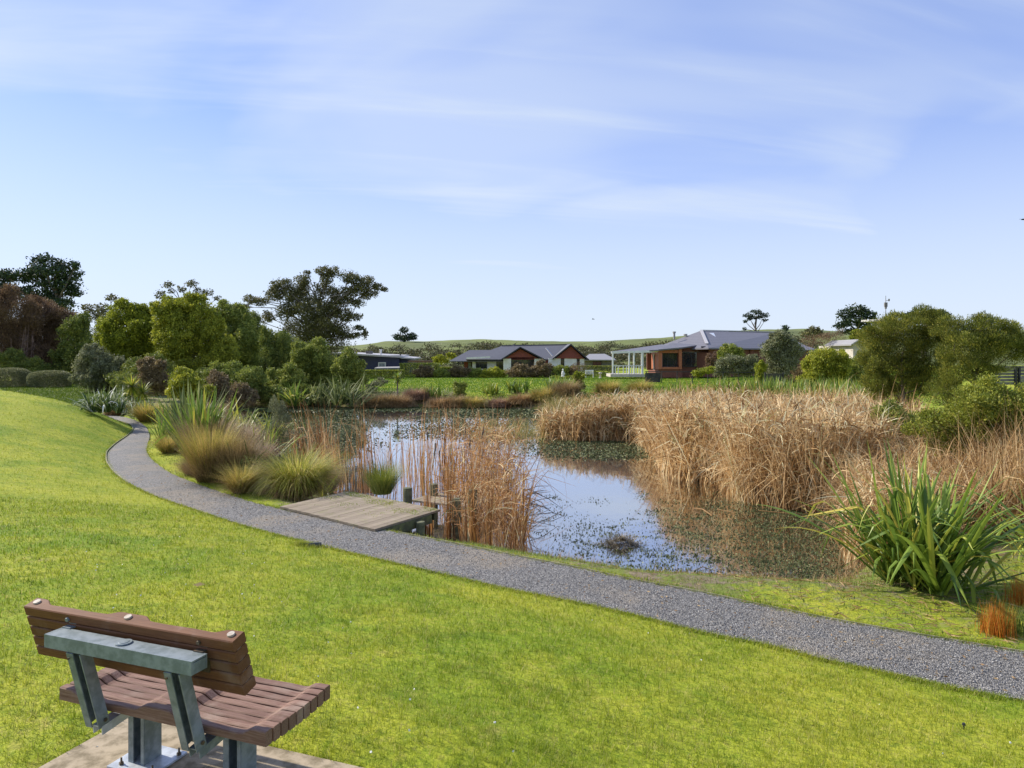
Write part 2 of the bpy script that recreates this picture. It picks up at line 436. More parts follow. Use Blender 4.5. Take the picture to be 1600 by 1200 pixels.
MT['twig'] = solid('twig', (0.26, 0.17, 0.13), (0.16, 0.10, 0.08), 3, 0.9)
MT['pine'] = leafmat('pine_needles', [(0, (0.022, 0.036, 0.018)), (0.6, (0.047, 0.076, 0.032)), (1, (0.090, 0.119, 0.047))], 0.12)
MT['russet'] = leafmat('russet_foliage', [(0, (0.086, 0.054, 0.030)), (0.6, (0.214, 0.133, 0.075)), (1, (0.376, 0.250, 0.127))], 0.25)
MT['lime'] = leafmat('lime_foliage', [(0, (0.093, 0.117, 0.015)), (0.5, (0.252, 0.292, 0.026)), (1, (0.528, 0.527, 0.056))], 0.38)
MT['lime2'] = leafmat('olive_lime_foliage', [(0, (0.120, 0.156, 0.018)), (0.5, (0.320, 0.348, 0.035)), (1, (0.636, 0.592, 0.066))], 0.35)
MT['darkgreen'] = leafmat('dark_foliage', [(0, (0.072, 0.105, 0.025)), (0.6, (0.205, 0.244, 0.046)), (1, (0.457, 0.439, 0.085))], 0.25)
MT['midgreen'] = leafmat('mid_foliage', [(0, (0.106, 0.151, 0.029)), (0.6, (0.275, 0.316, 0.056)), (1, (0.577, 0.555, 0.108))], 0.3)
MT['greygreen'] = leafmat('grey_foliage', [(0, (0.106, 0.122, 0.054)), (0.6, (0.233, 0.243, 0.121)), (1, (0.427, 0.418, 0.223))], 0.25)
MT['gum'] = leafmat('gum_foliage', [(0, (0.070, 0.078, 0.028)), (0.6, (0.149, 0.143, 0.053)), (1, (0.274, 0.241, 0.091))], 0.25)
MT['brownshrub'] = leafmat('brown_foliage', [(0, (0.105, 0.078, 0.040)), (0.6, (0.251, 0.186, 0.090)), (1, (0.419, 0.328, 0.161))], 0.3)
MT['manuka'] = leafmat('manuka_foliage', [(0, (0.041, 0.061, 0.010)), (0.4, (0.121, 0.148, 0.022)), (0.75, (0.278, 0.288, 0.040)), (1, (0.632, 0.522, 0.094))], 0.35)
MT['shiny'] = leafmat('glossy_foliage', [(0, (0.092, 0.129, 0.018)), (0.6, (0.262, 0.293, 0.037)), (1, (0.586, 0.520, 0.074))], 0.38, 0.5, spec=0.3)
MT['reed'] = leafmat('dry_reed', [(0, (0.137, 0.070, 0.023)), (0.22, (0.375, 0.212, 0.079)), (0.55, (0.635, 0.424, 0.192)), (0.8, (0.840, 0.649, 0.361)), (0.95, (0.850, 0.824, 0.532)), (1, (0.272, 0.306, 0.064))], 0.3, 0.6)
MT['reedorange'] = leafmat('rusty_reed', [(0, (0.124, 0.056, 0.019)), (0.3, (0.373, 0.178, 0.056)), (0.65, (0.589, 0.322, 0.122)), (0.85, (0.815, 0.579, 0.299)), (0.96, (0.833, 0.756, 0.468)), (1, (0.226, 0.267, 0.047))], 0.3, 0.6)
MT['reedgreen'] = leafmat('green_reed', [(0, (0.125, 0.150, 0.037)), (0.5, (0.312, 0.263, 0.075)), (1, (0.525, 0.375, 0.163))], 0.35, 0.6)
MT['flax'] = leafmat('flax_leaf', [(0, (0.078, 0.141, 0.024)), (0.5, (0.182, 0.272, 0.041)), (0.85, (0.345, 0.413, 0.054)), (1, (0.621, 0.495, 0.095))], 0.33, 0.42, spec=0.35)
MT['flaxgrey'] = leafmat('grey_flax_leaf', [(0, (0.066, 0.094, 0.024)), (0.6, (0.154, 0.187, 0.056)), (1, (0.330, 0.352, 0.144))], 0.3, 0.55, spec=0.2)
MT['flaxyellow'] = leafmat('yellow_flax_leaf', [(0, (0.108, 0.162, 0.027)), (0.5, (0.270, 0.324, 0.041)), (1, (0.567, 0.513, 0.081))], 0.4, 0.4)
MT['tussockgold'] = leafmat('golden_tussock', [(0, (0.186, 0.169, 0.037)), (0.5, (0.423, 0.371, 0.076)), (0.8, (0.641, 0.506, 0.151)), (1, (0.709, 0.405, 0.151))], 0.4)
MT['tussocklime'] = leafmat('lime_tussock', [(0, (0.138, 0.165, 0.028)), (0.5, (0.385, 0.398, 0.055)), (0.8, (0.660, 0.605, 0.123)), (1, (0.850, 0.632, 0.275))], 0.4)
MT['tussockbase'] = leafmat('dry_tussock', [(0, (0.175, 0.100, 0.037)), (0.5, (0.375, 0.225, 0.094)), (1, (0.562, 0.400, 0.200))], 0.35)
MT['tussockbrown'] = leafmat('brown_tussock', [(0, (0.145, 0.106, 0.049)), (0.5, (0.308, 0.218, 0.089)), (1, (0.486, 0.341, 0.162))], 0.35)
MT['tussockred'] = leafmat('reddish_tussock', [(0, (0.168, 0.092, 0.059)), (0.5, (0.336, 0.202, 0.134)), (1, (0.521, 0.353, 0.218))], 0.35)
MT['rush'] = leafmat('rush_green', [(0, (0.075, 0.120, 0.018)), (0.6, (0.210, 0.255, 0.033)), (1, (0.390, 0.375, 0.075))], 0.35)
MT['orange'] = leafmat('orange_sedge', [(0, (0.36, 0.10, 0.012)), (0.6, (0.62, 0.20, 0.025)), (1, (0.62, 0.36, 0.06))], 0.4)
MT['weed'] = leafmat('water_weed', [(0, (0.035, 0.05, 0.014)), (0.6, (0.09, 0.11, 0.03)), (1, (0.20, 0.21, 0.08))], 0.0, 0.6)
MT['herb'] = leafmat('bank_herbs', [(0, (0.098, 0.154, 0.021)), (0.6, (0.224, 0.294, 0.042)), (0.85, (0.392, 0.406, 0.084)), (1, (0.504, 0.392, 0.196))], 0.35)
MT['hillgrass'] = solid('hill_grass', (0.155, 0.185, 0.032), (0.095, 0.115, 0.025), 0.06, 0.95, 0, 0, detail=8)
MT['white'] = solid('white_paint', (0.80, 0.79, 0.76), (0.70, 0.69, 0.65), 2, 0.6)
MT['redwood'] = solid('red_weatherboard', (0.26, 0.062, 0.045), (0.20, 0.05, 0.04), 3, 0.7)
MT['navy'] = solid('navy_weatherboard', (0.030, 0.034, 0.085), (0.045, 0.048, 0.105), 3, 0.6)
MT['brick'] = solid('red_brick', (0.22, 0.085, 0.055), (0.15, 0.06, 0.04), 14, 0.85)
MT['frame_orange'] = solid('oiled_cedar', (0.42, 0.14, 0.06), (0.34, 0.11, 0.05), 6, 0.6)
MT['glass'] = solid('window_glass', (0.02, 0.025, 0.03), None, rough=0.06, spec=0.9)
MT['curtain'] = solid('pale_curtain', (0.35, 0.37, 0.38), (0.2, 0.22, 0.24), 6, 0.8)
MT['darkframe'] = solid('dark_joinery', (0.03, 0.03, 0.034), None, rough=0.5)
MT['black'] = solid('black_fence', (0.02, 0.02, 0.022), (0.05, 0.05, 0.045), 4, 0.6)
MT['greyboard'] = solid('grey_timber', (0.20, 0.19, 0.175), (0.13, 0.12, 0.11), 4, 0.8)
MT['palestone'] = solid('pale_render', (0.55, 0.50, 0.43), (0.42, 0.38, 0.33), 3, 0.8)
def roofmat(name, c1, c2, sc):
    m, n, l, out = newmat(name)
    g = n.new('ShaderNodeNewGeometry'); sx = n.new('ShaderNodeSeparateXYZ'); l.new(g.outputs['Position'], sx.inputs[0])
    wv = M('FRACT', M('MULTIPLY', sx.outputs[2], sc, None, n, l), None, None, n, l)
    f = noise(n, l, 2.5, 4)
    c = mixc(n, l, f, c1, c2)
    c = mixc(n, l, mr(wv, 0.82, 0.9, 0, 0.45, n, l), c, (0.025, 0.025, 0.03))
    p = n.new('ShaderNodeBsdfPrincipled'); l.new(c, p.inputs['Base Color']); p.inputs['Roughness'].default_value = 0.55
    l.new(p.outputs[0], out.inputs[0]); return m
MT['roofdark'] = roofmat('charcoal_roof', (0.09, 0.088, 0.095), (0.125, 0.122, 0.13), 6)
MT['roofgrey'] = roofmat('grey_roof', (0.28, 0.27, 0.27), (0.34, 0.33, 0.32), 6)
MT['roofmauve'] = roofmat('slate_roof', (0.135, 0.128, 0.142), (0.175, 0.168, 0.185), 5)
MT['ridge'] = solid('pale_flashing', (0.45, 0.43, 0.42), None, rough=0.5)
MT['skylight'] = solid('skylight_glass', (0.62, 0.64, 0.66), None, rough=0.15)
MT['bird'] = solid('dark_feathers', (0.03, 0.028, 0.03), None, rough=0.7)
MT['daisy'] = solid('white_petals', (0.8, 0.8, 0.74), None, rough=0.6)
MT['glintleaf'] = leafmat('glint_painted_flax_leaf', [(0, (0.05, 0.09, 0.025)), (0.55, (0.15, 0.20, 0.05)), (0.85, (0.30, 0.34, 0.14)), (0.93, (0.75, 0.75, 0.66)), (1, (0.85, 0.85, 0.8))], 0.3, 0.55, spec=0.2)  # green leaves; the white top stops paint light glints on a few

# ------------------------------------------------------------------ terrain
BZ = 1.476
BX0, BY0, BYAW, BL, BD = -2.429, 3.83, -0.352, 1.347, 0.534
bc, bs_ = math.cos(BYAW), math.sin(BYAW)
def bw(u, v): return (BX0 + u * bc - v * bs_, BY0 + u * bs_ + v * bc)
def binv(x, y):
    dx, dy = x - BX0, y - BY0
    return dx * bc + dy * bs_, -dx * bs_ + dy * bc
PAD = (-0.13, 1.56, -0.55, 0.59)          # concrete pad in bench coordinates
def zpath(y): return 0.55 + 0.22 * sst(22, 38, y)
def onpath(px, py):
    z = 0.55
    for _ in range(25):
        q = onz(px, py, z); z = 0.5 * z + 0.5 * float(zpath(q[1]))
    return q[:2]
LOW = [(1600, 1096), (1500, 1077), (1400, 1055), (1300, 1034), (1200, 1008), (1100, 989), (1000, 963), (900, 941), (800, 922), (700, 899), (600, 876), (520, 857),
       (450, 840), (375, 820), (300, 795), (240, 775), (200, 755), (178, 738), (167, 722), (167, 707), (181, 694), (199, 682), (209, 673), (206, 665), (193, 660), (175, 656), (145, 652), (112, 648)]
UPP = [(1600, 1022), (1500, 1005), (1400, 988), (1300, 970), (1200, 950), (1100, 928), (1000, 910), (900, 888), (800, 869), (735, 855), (680, 845), (600, 829),
       (520, 811), (450, 799), (395, 786), (325, 763), (265, 740), (236, 718), (228, 705), (231, 692), (234, 684), (233, 676), (229, 668), (219, 660), (205, 654.5), (190, 651), (160, 647), (115, 643)]
PL = np.array([onpath(*p) for p in LOW]); PU = np.array([onpath(*p) for p in UPP])
d0 = PL[0] - PL[1]; d0 /= np.linalg.norm(d0)
PL = np.vstack([[PL[0] + d0 * 14], [PL[0] + d0 * 4], PL, [[-31.5, 39.0], [-48, 43], [-90, 50]]])
PU = np.vstack([[PU[0] + d0 * 14], [PU[0] + d0 * 4], PU, [[-31.5, 40.6], [-48, 44.6], [-90, 52]]])
def dens(P, k=14):
    o = []
    for a, b in zip(P[:-1], P[1:]): o.append(a + (b - a) * np.linspace(0, 1, k, endpoint=False)[:, None])
    return np.vstack(o + [P[-1:]])
PC = (PL + PU) / 2
PLd, PUd, PCd = dens(PL), dens(PU), dens(PC)
def smooth(P, k=9):
    Q = P.copy(); ker = np.ones(k) / k
    for i in range(2):
        pad = np.pad(P[:, i], (k // 2, k // 2), mode='edge'); Q[:, i] = np.convolve(pad, ker, 'valid')
    return Q
PLd, PUd, PCd = smooth(PLd), smooth(PUd), smooth(PCd)
HWd = np.linalg.norm(PLd - PUd, axis=1) / 2
def _sd(q, L, T):
    D = ((q[:, None] - L[None]) ** 2).sum(2); k = D.argmin(1); r = q - L[k]
    return np.sqrt(D[np.arange(len(q)), k]) * np.sign(T[k, 0] * r[:, 1] - T[k, 1] * r[:, 0])
HWC = 0.7
TLd, TUd = np.gradient(PLd, axis=0), np.gradient(PUd, axis=0)
def path_sd(x, y):
    """distance beyond the nearer path edge plus HWC, positive on the lawn side, 0 on the path itself"""
    P = np.stack([x.ravel(), y.ravel()], 1); S = np.zeros(len(P))
    for i in range(0, len(P), 20000):
        q = P[i:i + 20000]; dl = _sd(q, PLd, TLd); du = _sd(q, PUd, TUd)
        S[i:i + 20000] = np.where(dl > 0, dl + HWC, np.where(du < 0, du - HWC, 0.0))
    return S.reshape(x.shape), np.full(x.shape, HWC)
POND_PX = [(545, 800), (610, 822), (680, 846), (740, 852), (820, 867), (900, 878), (1000, 895), (1100, 902), (1200, 908), (1290, 913), (1335, 905), (1400, 850), (1420, 800), (1400, 740), (1350, 700), (1200, 668),
           (1040, 655), (960, 645), (860, 641), (760, 636), (690, 634.5), (600, 634), (500, 634.5), (420, 637), (350, 642), (352, 655), (392, 676), (430, 700), (470, 735), (505, 775)]
PD = np.array([onz(px, py, 0)[:2] for px, py in POND_PX])
PDd = dens(np.vstack([PD, PD[:1]]), 14)
def pond_sd(x, y):
    P = np.stack([x.ravel(), y.ravel()], 1); o = np.full(len(P), 60.0)
    m = (P[:, 0] > -60) & (P[:, 0] < 60) & (P[:, 1] > -5) & (P[:, 1] < 110)
    q = P[m]; D = np.empty(len(q))
    for i in range(0, len(q), 20000): D[i:i + 20000] = np.sqrt(((q[i:i + 20000, None] - PDd[None]) ** 2).sum(2).min(1))
    ins = np.zeros(len(q), bool); A = PD; B = np.roll(PD, -1, 0)
    for (x1, y1), (x2, y2) in zip(A, B):
        c = ((y1 > q[:, 1]) != (y2 > q[:, 1])) & (q[:, 0] < (x2 - x1) * (q[:, 1] - y1) / (y2 - y1 + 1e-12) + x1)
        ins ^= c
    D[ins] *= -1; o[m] = D
    return o.reshape(x.shape)
def hnoise(x, y):
    return (np.sin(x * 0.9 + 1.3 * np.sin(y * 0.5)) * np.sin(y * 0.8 + 0.4) * 0.5 + np.sin(x * 2.3 + y * 1.1) * 0.25 + np.sin(y * 2.9 - x * 1.7) * 0.25)
def gz(x, y, full=False):
    x = np.asarray(x, float); y = np.asarray(y, float)
    s, hw = path_sd(x, y); pd = pond_sd(x, y)
    zp = zpath(y)
    sl_ = np.maximum(s - hw, 0)
    far = sst(13, 31, y)
    amp = 1.22 + 0.85 * far; Ls = 4.6 - 1.5 * far
    lawn = zp + amp * (1 - np.exp(-(sl_ / Ls) ** 1.15)) + 0.02 * hnoise(x * 1.5, y * 1.5) * sst(0, 1, sl_)
    outer = zp + 0.42 * sst(45, 75, y) + 0.45 * sst(10, 45, x) * sst(35, 75, y) + 0.03 * hnoise(x, y)
    bank = np.where(pd > 0, 0.02 + 0.30 * pd + 0.03 * hnoise(x * 3, y * 3) * sst(0, .5, pd), 0.02 + 0.35 * pd)
    outer = np.minimum(outer, np.maximum(bank, -0.8))
    z = np.where(s > 0, lawn, outer)
    onp = np.abs(s) < hw + 0.02
    z = np.where(onp, zp - 0.05, z)
    u, v = binv(x, y)
    dd = np.hypot(np.maximum(np.maximum(PAD[0] - u, u - PAD[1]), 0), np.maximum(np.maximum(PAD[2] - v, v - PAD[3]), 0))
    wp = 1 - sst(0.0, 1.5, dd)
    z = z * (1 - wp) + (BZ - 0.012) * wp
    z = np.where(dd <= 0, BZ - 0.05, z)
    if full: return z, s, hw, pd
    return z
def g1(x, y): return float(gz(np.array([x]), np.array([y]))[0])
rr = np.concatenate([np.linspace(0, 2.0, 12)[:-1], 2.0 * (1.0155 ** np.arange(0, 340))])
rr = rr[rr < 320]; rr = np.concatenate([rr, [420, 600, 900, 1400, 2200]])
front = np.linspace(-50, 50, 460); back = np.linspace(50, 310, 60)[1:-1]
aa = np.radians(np.concatenate([front, back]))
RR, AA = np.meshgrid(rr, aa, indexing='ij')
X, Y = RR * np.sin(AA), RR * np.cos(AA)
Z, Sg, Hg, Pg = gz(X, Y, True)
na, nr_ = len(aa), len(rr)
i0 = (np.arange(nr_ - 1)[:, None] * na + np.arange(na)[None]); j1 = (np.arange(na) + 1) % na
Q = np.stack([i0, i0 + 0 * i0 + na, (np.arange(nr_ - 1)[:, None] + 1) * na + j1[None], np.arange(nr_ - 1)[:, None] * na + j1[None]], -1).reshape(-1, 4)[:, ::-1]
bankw = np.where(Sg < 0, (1 - sst(0.8, 2.6, Pg)) * 0.6 + 0.30 * (1 - sst(18, 30, Y)) * (X < 3) + 0.42 * (X >= 1) * (Y < 16) + 0.45 * (X < -1) * (Y < 56) * sst(-0.5, -4, -X), 0)
bankw = np.where((Sg < 0) & (X < -4) & (Y > 20) & (Y < 60) & (Sg < -3.2) & (X > -23 - (Y - 38) * .45), 0.9, bankw)
bankw = np.where((Sg < 0) & (X < -21) & (X <= -23 - (Y - 38) * .45), 0.1, bankw)
bankw = np.where(Sg < 0, np.maximum(bankw, (1 - sst(0, 0.5, Pg)) * 0.8), bankw)
bankw = np.maximum(bankw, 0.45 * (1 - sst(0, 0.12, Sg - Hg)) * (Sg > 0))
mb = MB(); mb.add(np.stack([X, Y, Z], -1), Q, v=bankw.ravel())
ground = tag(mb.build('ground', MT['ground'], smooth=True), kind='structure')

# water
mb = MB()
mb.add([[-32, 8, 0], [32, 8, 0], [32, 62, 0], [-32, 62, 0]], [[0, 1, 2, 3]])
tag(mb.build('water', MT['water']), kind='structure')

# gravel path
m_ = 9; V = []; vv = []
for i in range(len(PLd)):
    for j in range(m_):
        t = j / (m_ - 1); p = PLd[i] * (1 - t) + PUd[i] * t
        V.append((p[0], p[1], float(zpath(p[1])) + 0.012 + 0.02 * math.sin(t * PI) + 0.006 * math.sin(i * 1.7 + j * 2.1)))
        vv.append(0.1 + 0.55 * (max(0, t - 0.72) / 0.28) * (1 if p[0] < 1 else 0.5) + 0.25 * (max(0, 0.1 - t) / 0.1))
V = np.array(V); n_ = len(PLd)
Q = [[i * m_ + j, i * m_ + j + 1, (i + 1) * m_ + j + 1, (i + 1) * m_ + j] for i in range(n_ - 1) for j in range(m_ - 1)]
mb = MB(); mb.add(V, np.array(Q), v=np.array(vv))
tag(mb.build('path', MT['gravel'], smooth=True), kind='structure')

# loose gravel stones
seg = np.linalg.norm(np.diff(PCd, axis=0), axis=1)
vis = (PCd[:-1, 1] > 4.5) & (PCd[:-1, 1] < 17)
pr = seg * vis / np.maximum(PCd[:-1, 1], 4) ** 2.2; pr /= pr.sum()
ns = 42000
k = rng.choice(len(seg), ns, p=pr); t = rng.random(ns) * 1.05 - 0.025; u = rng.random(ns)
p = (PLd[k] * (1 - t)[:, None] + PUd[k] * t[:, None]) + (PCd[k + 1] - PCd[k]) * u[:, None]
z = zpath(p[:, 1]) + 0.012 + 0.02 * np.sin(np.clip(t, 0, 1) * PI) + 0.006
sz = rng.uniform(0.004, 0.009, ns)[:, None] * np.array([1, 1, 0.75])
oc = np.array([[1, 0, 0], [0, 1, 0], [-1, 0, 0], [0, -1, 0], [0, 0, 1], [0, 0, -1]], float)
V = oc[None] * sz[:, None] * rng.uniform(0.7, 1.35, (ns, 6, 1))
a = rng.random(ns) * 6.28; ca, sa = np.cos(a)[:, None], np.sin(a)[:, None]
V = np.stack([V[..., 0] * ca - V[..., 1] * sa, V[..., 0] * sa + V[..., 1] * ca, V[..., 2]], -1) + np.stack([p[:, 0], p[:, 1], z], 1)[:, None]
T = np.array([[0, 1, 4], [1, 2, 4], [2, 3, 4], [3, 0, 4], [1, 0, 5], [2, 1, 5], [3, 2, 5], [0, 3, 5]])
mb = MB(); mb.add(V, None, (T[None] + (np.arange(ns) * 6)[:, None, None]).reshape(-1, 3), v=np.repeat(rng.random(ns), 6))
tag(mb.build('gravel', MT['stone']), 'loose grey crushed stones lying on the footpath', 'gravel', kind='stuff')

mb = MB(); k = 900; ii = rng.integers(0, len(PCd) - 1, k * 6); ii = ii[(PCd[ii, 1] > 5) & (PCd[ii, 1] < 20)][:k]; k = len(ii); t = rng.random(k)
P = PLd[ii] * (1 - t)[:, None] + PUd[ii] * t[:, None]; a = rng.random(k) * 6.3
mb.leaves(np.column_stack([P, zpath(P[:, 1]) + .048]), np.column_stack([np.cos(a), np.sin(a), rng.normal(size=k) * .1]), rng.uniform(.015, .06, k), .3)
tag(mb.build('path_litter', MT['tussockbase']), 'tiny dry leaves and straw bits scattered over the gravel path', 'litter', kind='stuff')
# hills
mb = MB()
HP = [(-900, 545), (0, 545), (540, 541), (600, 534), (760, 531), (900, 534), (1000, 531), (1060, 525), (1130, 518), (1200, 515), (1260, 515), (1330, 518), (1450, 518), (1600, 515), (2500, 520)]
hx = np.array([(p_[0] - 800) / FPX for p_ in HP]); hy_ = np.array([p_[1] for p_ in HP])
tx = np.linspace(-1.5, 1.5, 500); rad = np.concatenate([np.linspace(118, 262, 60), [290, 340, 420]])
TX, RD = np.meshgrid(tx, rad)
top = (HY - np.interp(TX, hx, hy_)) / FPX * 255 + CZ
prof = sst(125, 258, RD) * (1 - 0.6 * sst(270, 420, RD))
ZH = 0.4 + (top - 0.4) * prof + 0.55 * hnoise(TX * 60, RD * 0.12) * sst(125, 160, RD) * (1 - 0.7 * sst(220, 255, RD)) + 0.25 * hnoise(TX * 33, RD * 0.05)
V = np.stack([TX * RD, RD, ZH], -1); c_ = len(tx)
i0 = (np.arange(len(rad) - 1)[:, None] * c_ + np.arange(c_ - 1)[None])
Q = np.stack([i0, i0 + 1, i0 + c_ + 1, i0 + c_], -1).reshape(-1, 4)
mb.add(V, Q)
tag(mb.build('hills', MT['hillgrass'], smooth=True), kind='structure')
def hz(x, y):
    t = x / y
    tp = (HY - np.interp(t, hx, hy_)) / FPX * 255 + CZ
    return 0.4 + (tp - 0.4) * sst(125, 258, y)
# scrub on the hill
mb = MB(); n = 420
y = rng.uniform(128, 205, n); t = rng.uniform(-0.32, 0.45, n); x = t * y
for xi, yi in zip(x, y):
    r_ = rng.uniform(0.8, 2.2)
    crown(mb, [(xi, yi, hz(xi, yi) + r_ * 0.35, r_ * 1.5, r_, r_ * 0.75)], 0.45, k=2.2, cl=0.45)
tag(mb.build('scrub', leafmat('hill_scrub', [(0, (0.055, 0.055, 0.025)), (0.5, (0.115, 0.115, 0.045)), (0.8, (0.18, 0.15, 0.07)), (1, (0.10, 0.15, 0.03))], 0.2)),
    'low brown and green scrub covering the hillside behind the houses', 'scrub', kind='stuff')

# ------------------------------------------------------------------ lawn grass and bank herbs
def scatter_polar(n, r0, r1, power, half):
    u = rng.random(n); q = 2 - power
    r = (r0 ** q + u * (r1 ** q - r0 ** q)) ** (1 / q)
    a = rng.uniform(-half, half, n)
    return r * np.sin(a), r * np.cos(a)
def blade_set(n, r0, r1, power, lo, hi, half=R(44)):
    x, y = scatter_polar(n, r0, r1, power, half)
    z, s, hw, pd = gz(x, y, True)
    u, v = binv(x, y)
    m = (s > hw + 0.01) & ~((u > PAD[0] - .0) & (u < PAD[1]) & (v > PAD[2]) & (v < PAD[3]))
    x, y, z = x[m], y[m], z[m]; k = len(x); r = np.hypot(x, y)
    return np.stack([x, y, z - 0.004], 1), rng.uniform(0, 6.28, k), rng.uniform(lo, hi, k), r, k
mb = MB()
B, az, L, r, k = blade_set(400000, 2.0, 16, 1.75, 0.022, 0.062)
tall = (np.sin(B[:, 0] * 3.1 + 2 * np.sin(B[:, 1] * 1.3)) * np.sin(B[:, 1] * 2.7) > 0.45)
tuft = np.sin(B[:, 0] * 31 + 3 * np.sin(B[:, 1] * 11)) * np.sin(B[:, 1] * 27 + 2.5 * np.sin(B[:, 0] * 13))
L = L * np.where(tall, 1.25, 1.0) * (1 + .45 * tuft)
keep = rng.random(k) < .72 + .5 * tuft; B, az, L, r = B[keep], az[keep], L[keep], r[keep]; k = len(B)
mb.blades(B, az, L, 0.0034 * np.maximum(1, r / 3.8), rng.uniform(0.05, 0.75, k), rng.uniform(0, 1.1, k), segs=2)
B, az, L, r, k = blade_set(120000, 14, 44, 1.6, 0.03, 0.07, R(40))
mb.blades(B, az, L, 0.011 * np.maximum(1, r / 18), rng.uniform(0.05, 0.7, k), rng.uniform(0, 0.9, k), segs=1)
for Pe, sgn, lim, cnt in ((PLd, 1, 30, 30000), (PUd, -1, 26, 34000)):     # ragged fringes along both path edges
    vis_ = np.where((Pe[:, 1] > 3.5) & (Pe[:, 1] < lim) & (np.abs(Pe[:, 0]) < 16))[0]; wgt = 1 / Pe[vis_, 1] ** 1.1; wgt /= wgt.sum()
    ii = rng.choice(vis_, cnt, p=wgt); ii = np.minimum(ii, len(Pe) - 2)
    Tn = Pe[ii + 1] - Pe[ii]; ln_ = np.linalg.norm(Tn, axis=1, keepdims=True); Nn_ = np.stack([-Tn[:, 1], Tn[:, 0]], 1) / ln_
    clump_ = np.sin(Pe[ii, 0] * 5.3 + Pe[ii, 1] * 3.1) * .5 + np.sin(Pe[ii, 0] * 13 - Pe[ii, 1] * 9) * .5
    P_ = Pe[ii] + Tn * rng.random((cnt, 1)) * 1.5 + Nn_ * sgn * (np.abs(rng.normal(size=cnt)) * .09 - .05 - .035 * clump_)[:, None]
    z_ = np.maximum(gz(P_[:, 0], P_[:, 1]), zpath(P_[:, 1]) - .01)
    keep = rng.random(cnt) < (1.0 if sgn > 0 else .55 + .4 * clump_)
    P_, z_ = P_[keep], z_[keep]; k = len(P_)
    mb.blades(np.column_stack([P_, z_]), rng.uniform(0, 6.28, k), rng.uniform(.02, .055, k), .004 * np.maximum(1, P_[:, 1] / 5), rng.uniform(.1, .9, k), rng.uniform(0, 1.2, k), segs=2)
lg = mb.build('grass', MT['blade'])
tag(lg, 'short yellow green mown grass covering the slope around the bench', 'grass', kind='stuff')

# far lawn grass
mb = MB()
n = 150000
y = rng.uniform(50, 95, n); x = rng.uniform(-0.30, 0.62, n) * y
z, s, hw, pd = gz(x, y, True); m = (pd > 1.5) & (s < -1)
x, y, z = x[m], y[m], z[m]; k = len(x)
mb.blades(np.stack([x, y, z], 1), rng.uniform(0, 6.28, k), rng.uniform(0.06, 0.14, k), 0.065, rng.uniform(0.1, 0.7, k), 0.5, segs=1)
tag(mb.build('far_grass', leafmat('far_lawn', [(0, (0.08, 0.17, 0.008)), (1, (0.17, 0.27, 0.015))], 0.4)), 'bright green lawn beyond the far shore of the pond', 'grass', kind='stuff')

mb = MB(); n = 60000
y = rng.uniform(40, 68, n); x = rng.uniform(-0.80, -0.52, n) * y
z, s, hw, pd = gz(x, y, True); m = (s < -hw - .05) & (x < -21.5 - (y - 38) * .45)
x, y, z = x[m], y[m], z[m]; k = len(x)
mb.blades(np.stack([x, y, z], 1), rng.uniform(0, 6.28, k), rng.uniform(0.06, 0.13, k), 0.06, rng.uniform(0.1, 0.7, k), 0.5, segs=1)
tag(mb.build('shade_painted_grass', leafmat('shade_painted_lawn', [(0, (0.06, 0.11, 0.008)), (1, (0.13, 0.19, 0.014))], 0.4)), 'grass painted darker for shade in the hollow below the two ball hedges', 'grass', kind='stuff')  # shade from trees off to the left is put into this grass colour

# daisies in the lawn
mb = MB(); x, y = scatter_polar(260, 3, 12, 1.6, R(38)); z, s, hw, pd = gz(x, y, True); m = s > hw + .3
cl_ = (np.sin(x * 1.1 + y * 0.7) > 0.1) & m
x, y, z = x[cl_], y[cl_], z[cl_]; k = len(x)
for dx in range(3):
    ax = np.stack([np.cos(rng.random(k) * 6.3), np.sin(rng.random(k) * 6.3), 0.2 * np.ones(k)], 1)
    mb.leaves(np.stack([x, y, z + 0.05], 1), ax, rng.uniform(0.012, 0.02, k), 0.9)
tag(mb.build('daisies', MT['daisy']), 'tiny white daisies sprinkled through the near lawn', 'flowers', kind='stuff')

# herbs and weeds on the bank between path and pond
mb = MB(); n = 240000
x, y = scatter_polar(n, 7, 34, 1.7, R(42))
z, s, hw, pd = gz(x, y, True)
dn = hnoise(x * 1.6, y * 1.6) * 0.5 + 0.55 + 0.25 * np.sin(x * 7) * np.sin(y * 6.1)
m = (s < -hw + 0.06) & (pd > -0.12) & (rng.random(n) < np.clip(dn + (pd < .5) * .2 - 0.25 * (s > -hw - .3), 0.12, 1)) & (s > -9)
x, y, z, pd = x[m], y[m], z[m], pd[m]; k = len(x); r = np.hypot(x, y)
mb.blades(np.stack([x, y, np.maximum(z, -0.02)], 1), rng.uniform(0, 6.28, k), rng.uniform(0.025, 0.075, k) * (1 + 0.9 * (pd < 0.4) * rng.random(k)), 0.005 * np.maximum(1, r / 7),
          rng.uniform(0.1, 0.9, k), rng.uniform(0, 1.1, k), segs=2, v=np.clip(rng.random(k) * 0.8 + 0.25 * (pd < .3) + 0.15 * (hnoise(x, y * 2) > 0.3), 0, 1))
tag(mb.build('weeds', MT['herb']), 'rough weeds and short grass on the bank between path and pond', 'weeds', kind='stuff')
mb = MB(); n = 14000; x, y = scatter_polar(n, 7, 14, 1.6, R(38)); z, s, hw, pd = gz(x, y, True)
m = (s < -hw - .1) & (pd > 0.1) & (x > 0.6); x, y, z = x[m], y[m], z[m]; k = len(x)
a = rng.random(k) * 6.3
mb.leaves(np.stack([x, y, z + 0.025], 1), np.stack([np.cos(a), np.sin(a), rng.normal(size=k) * .15], 1), rng.uniform(0.03, 0.2, k) * np.where(x > 3, 1, .5), 0.07)
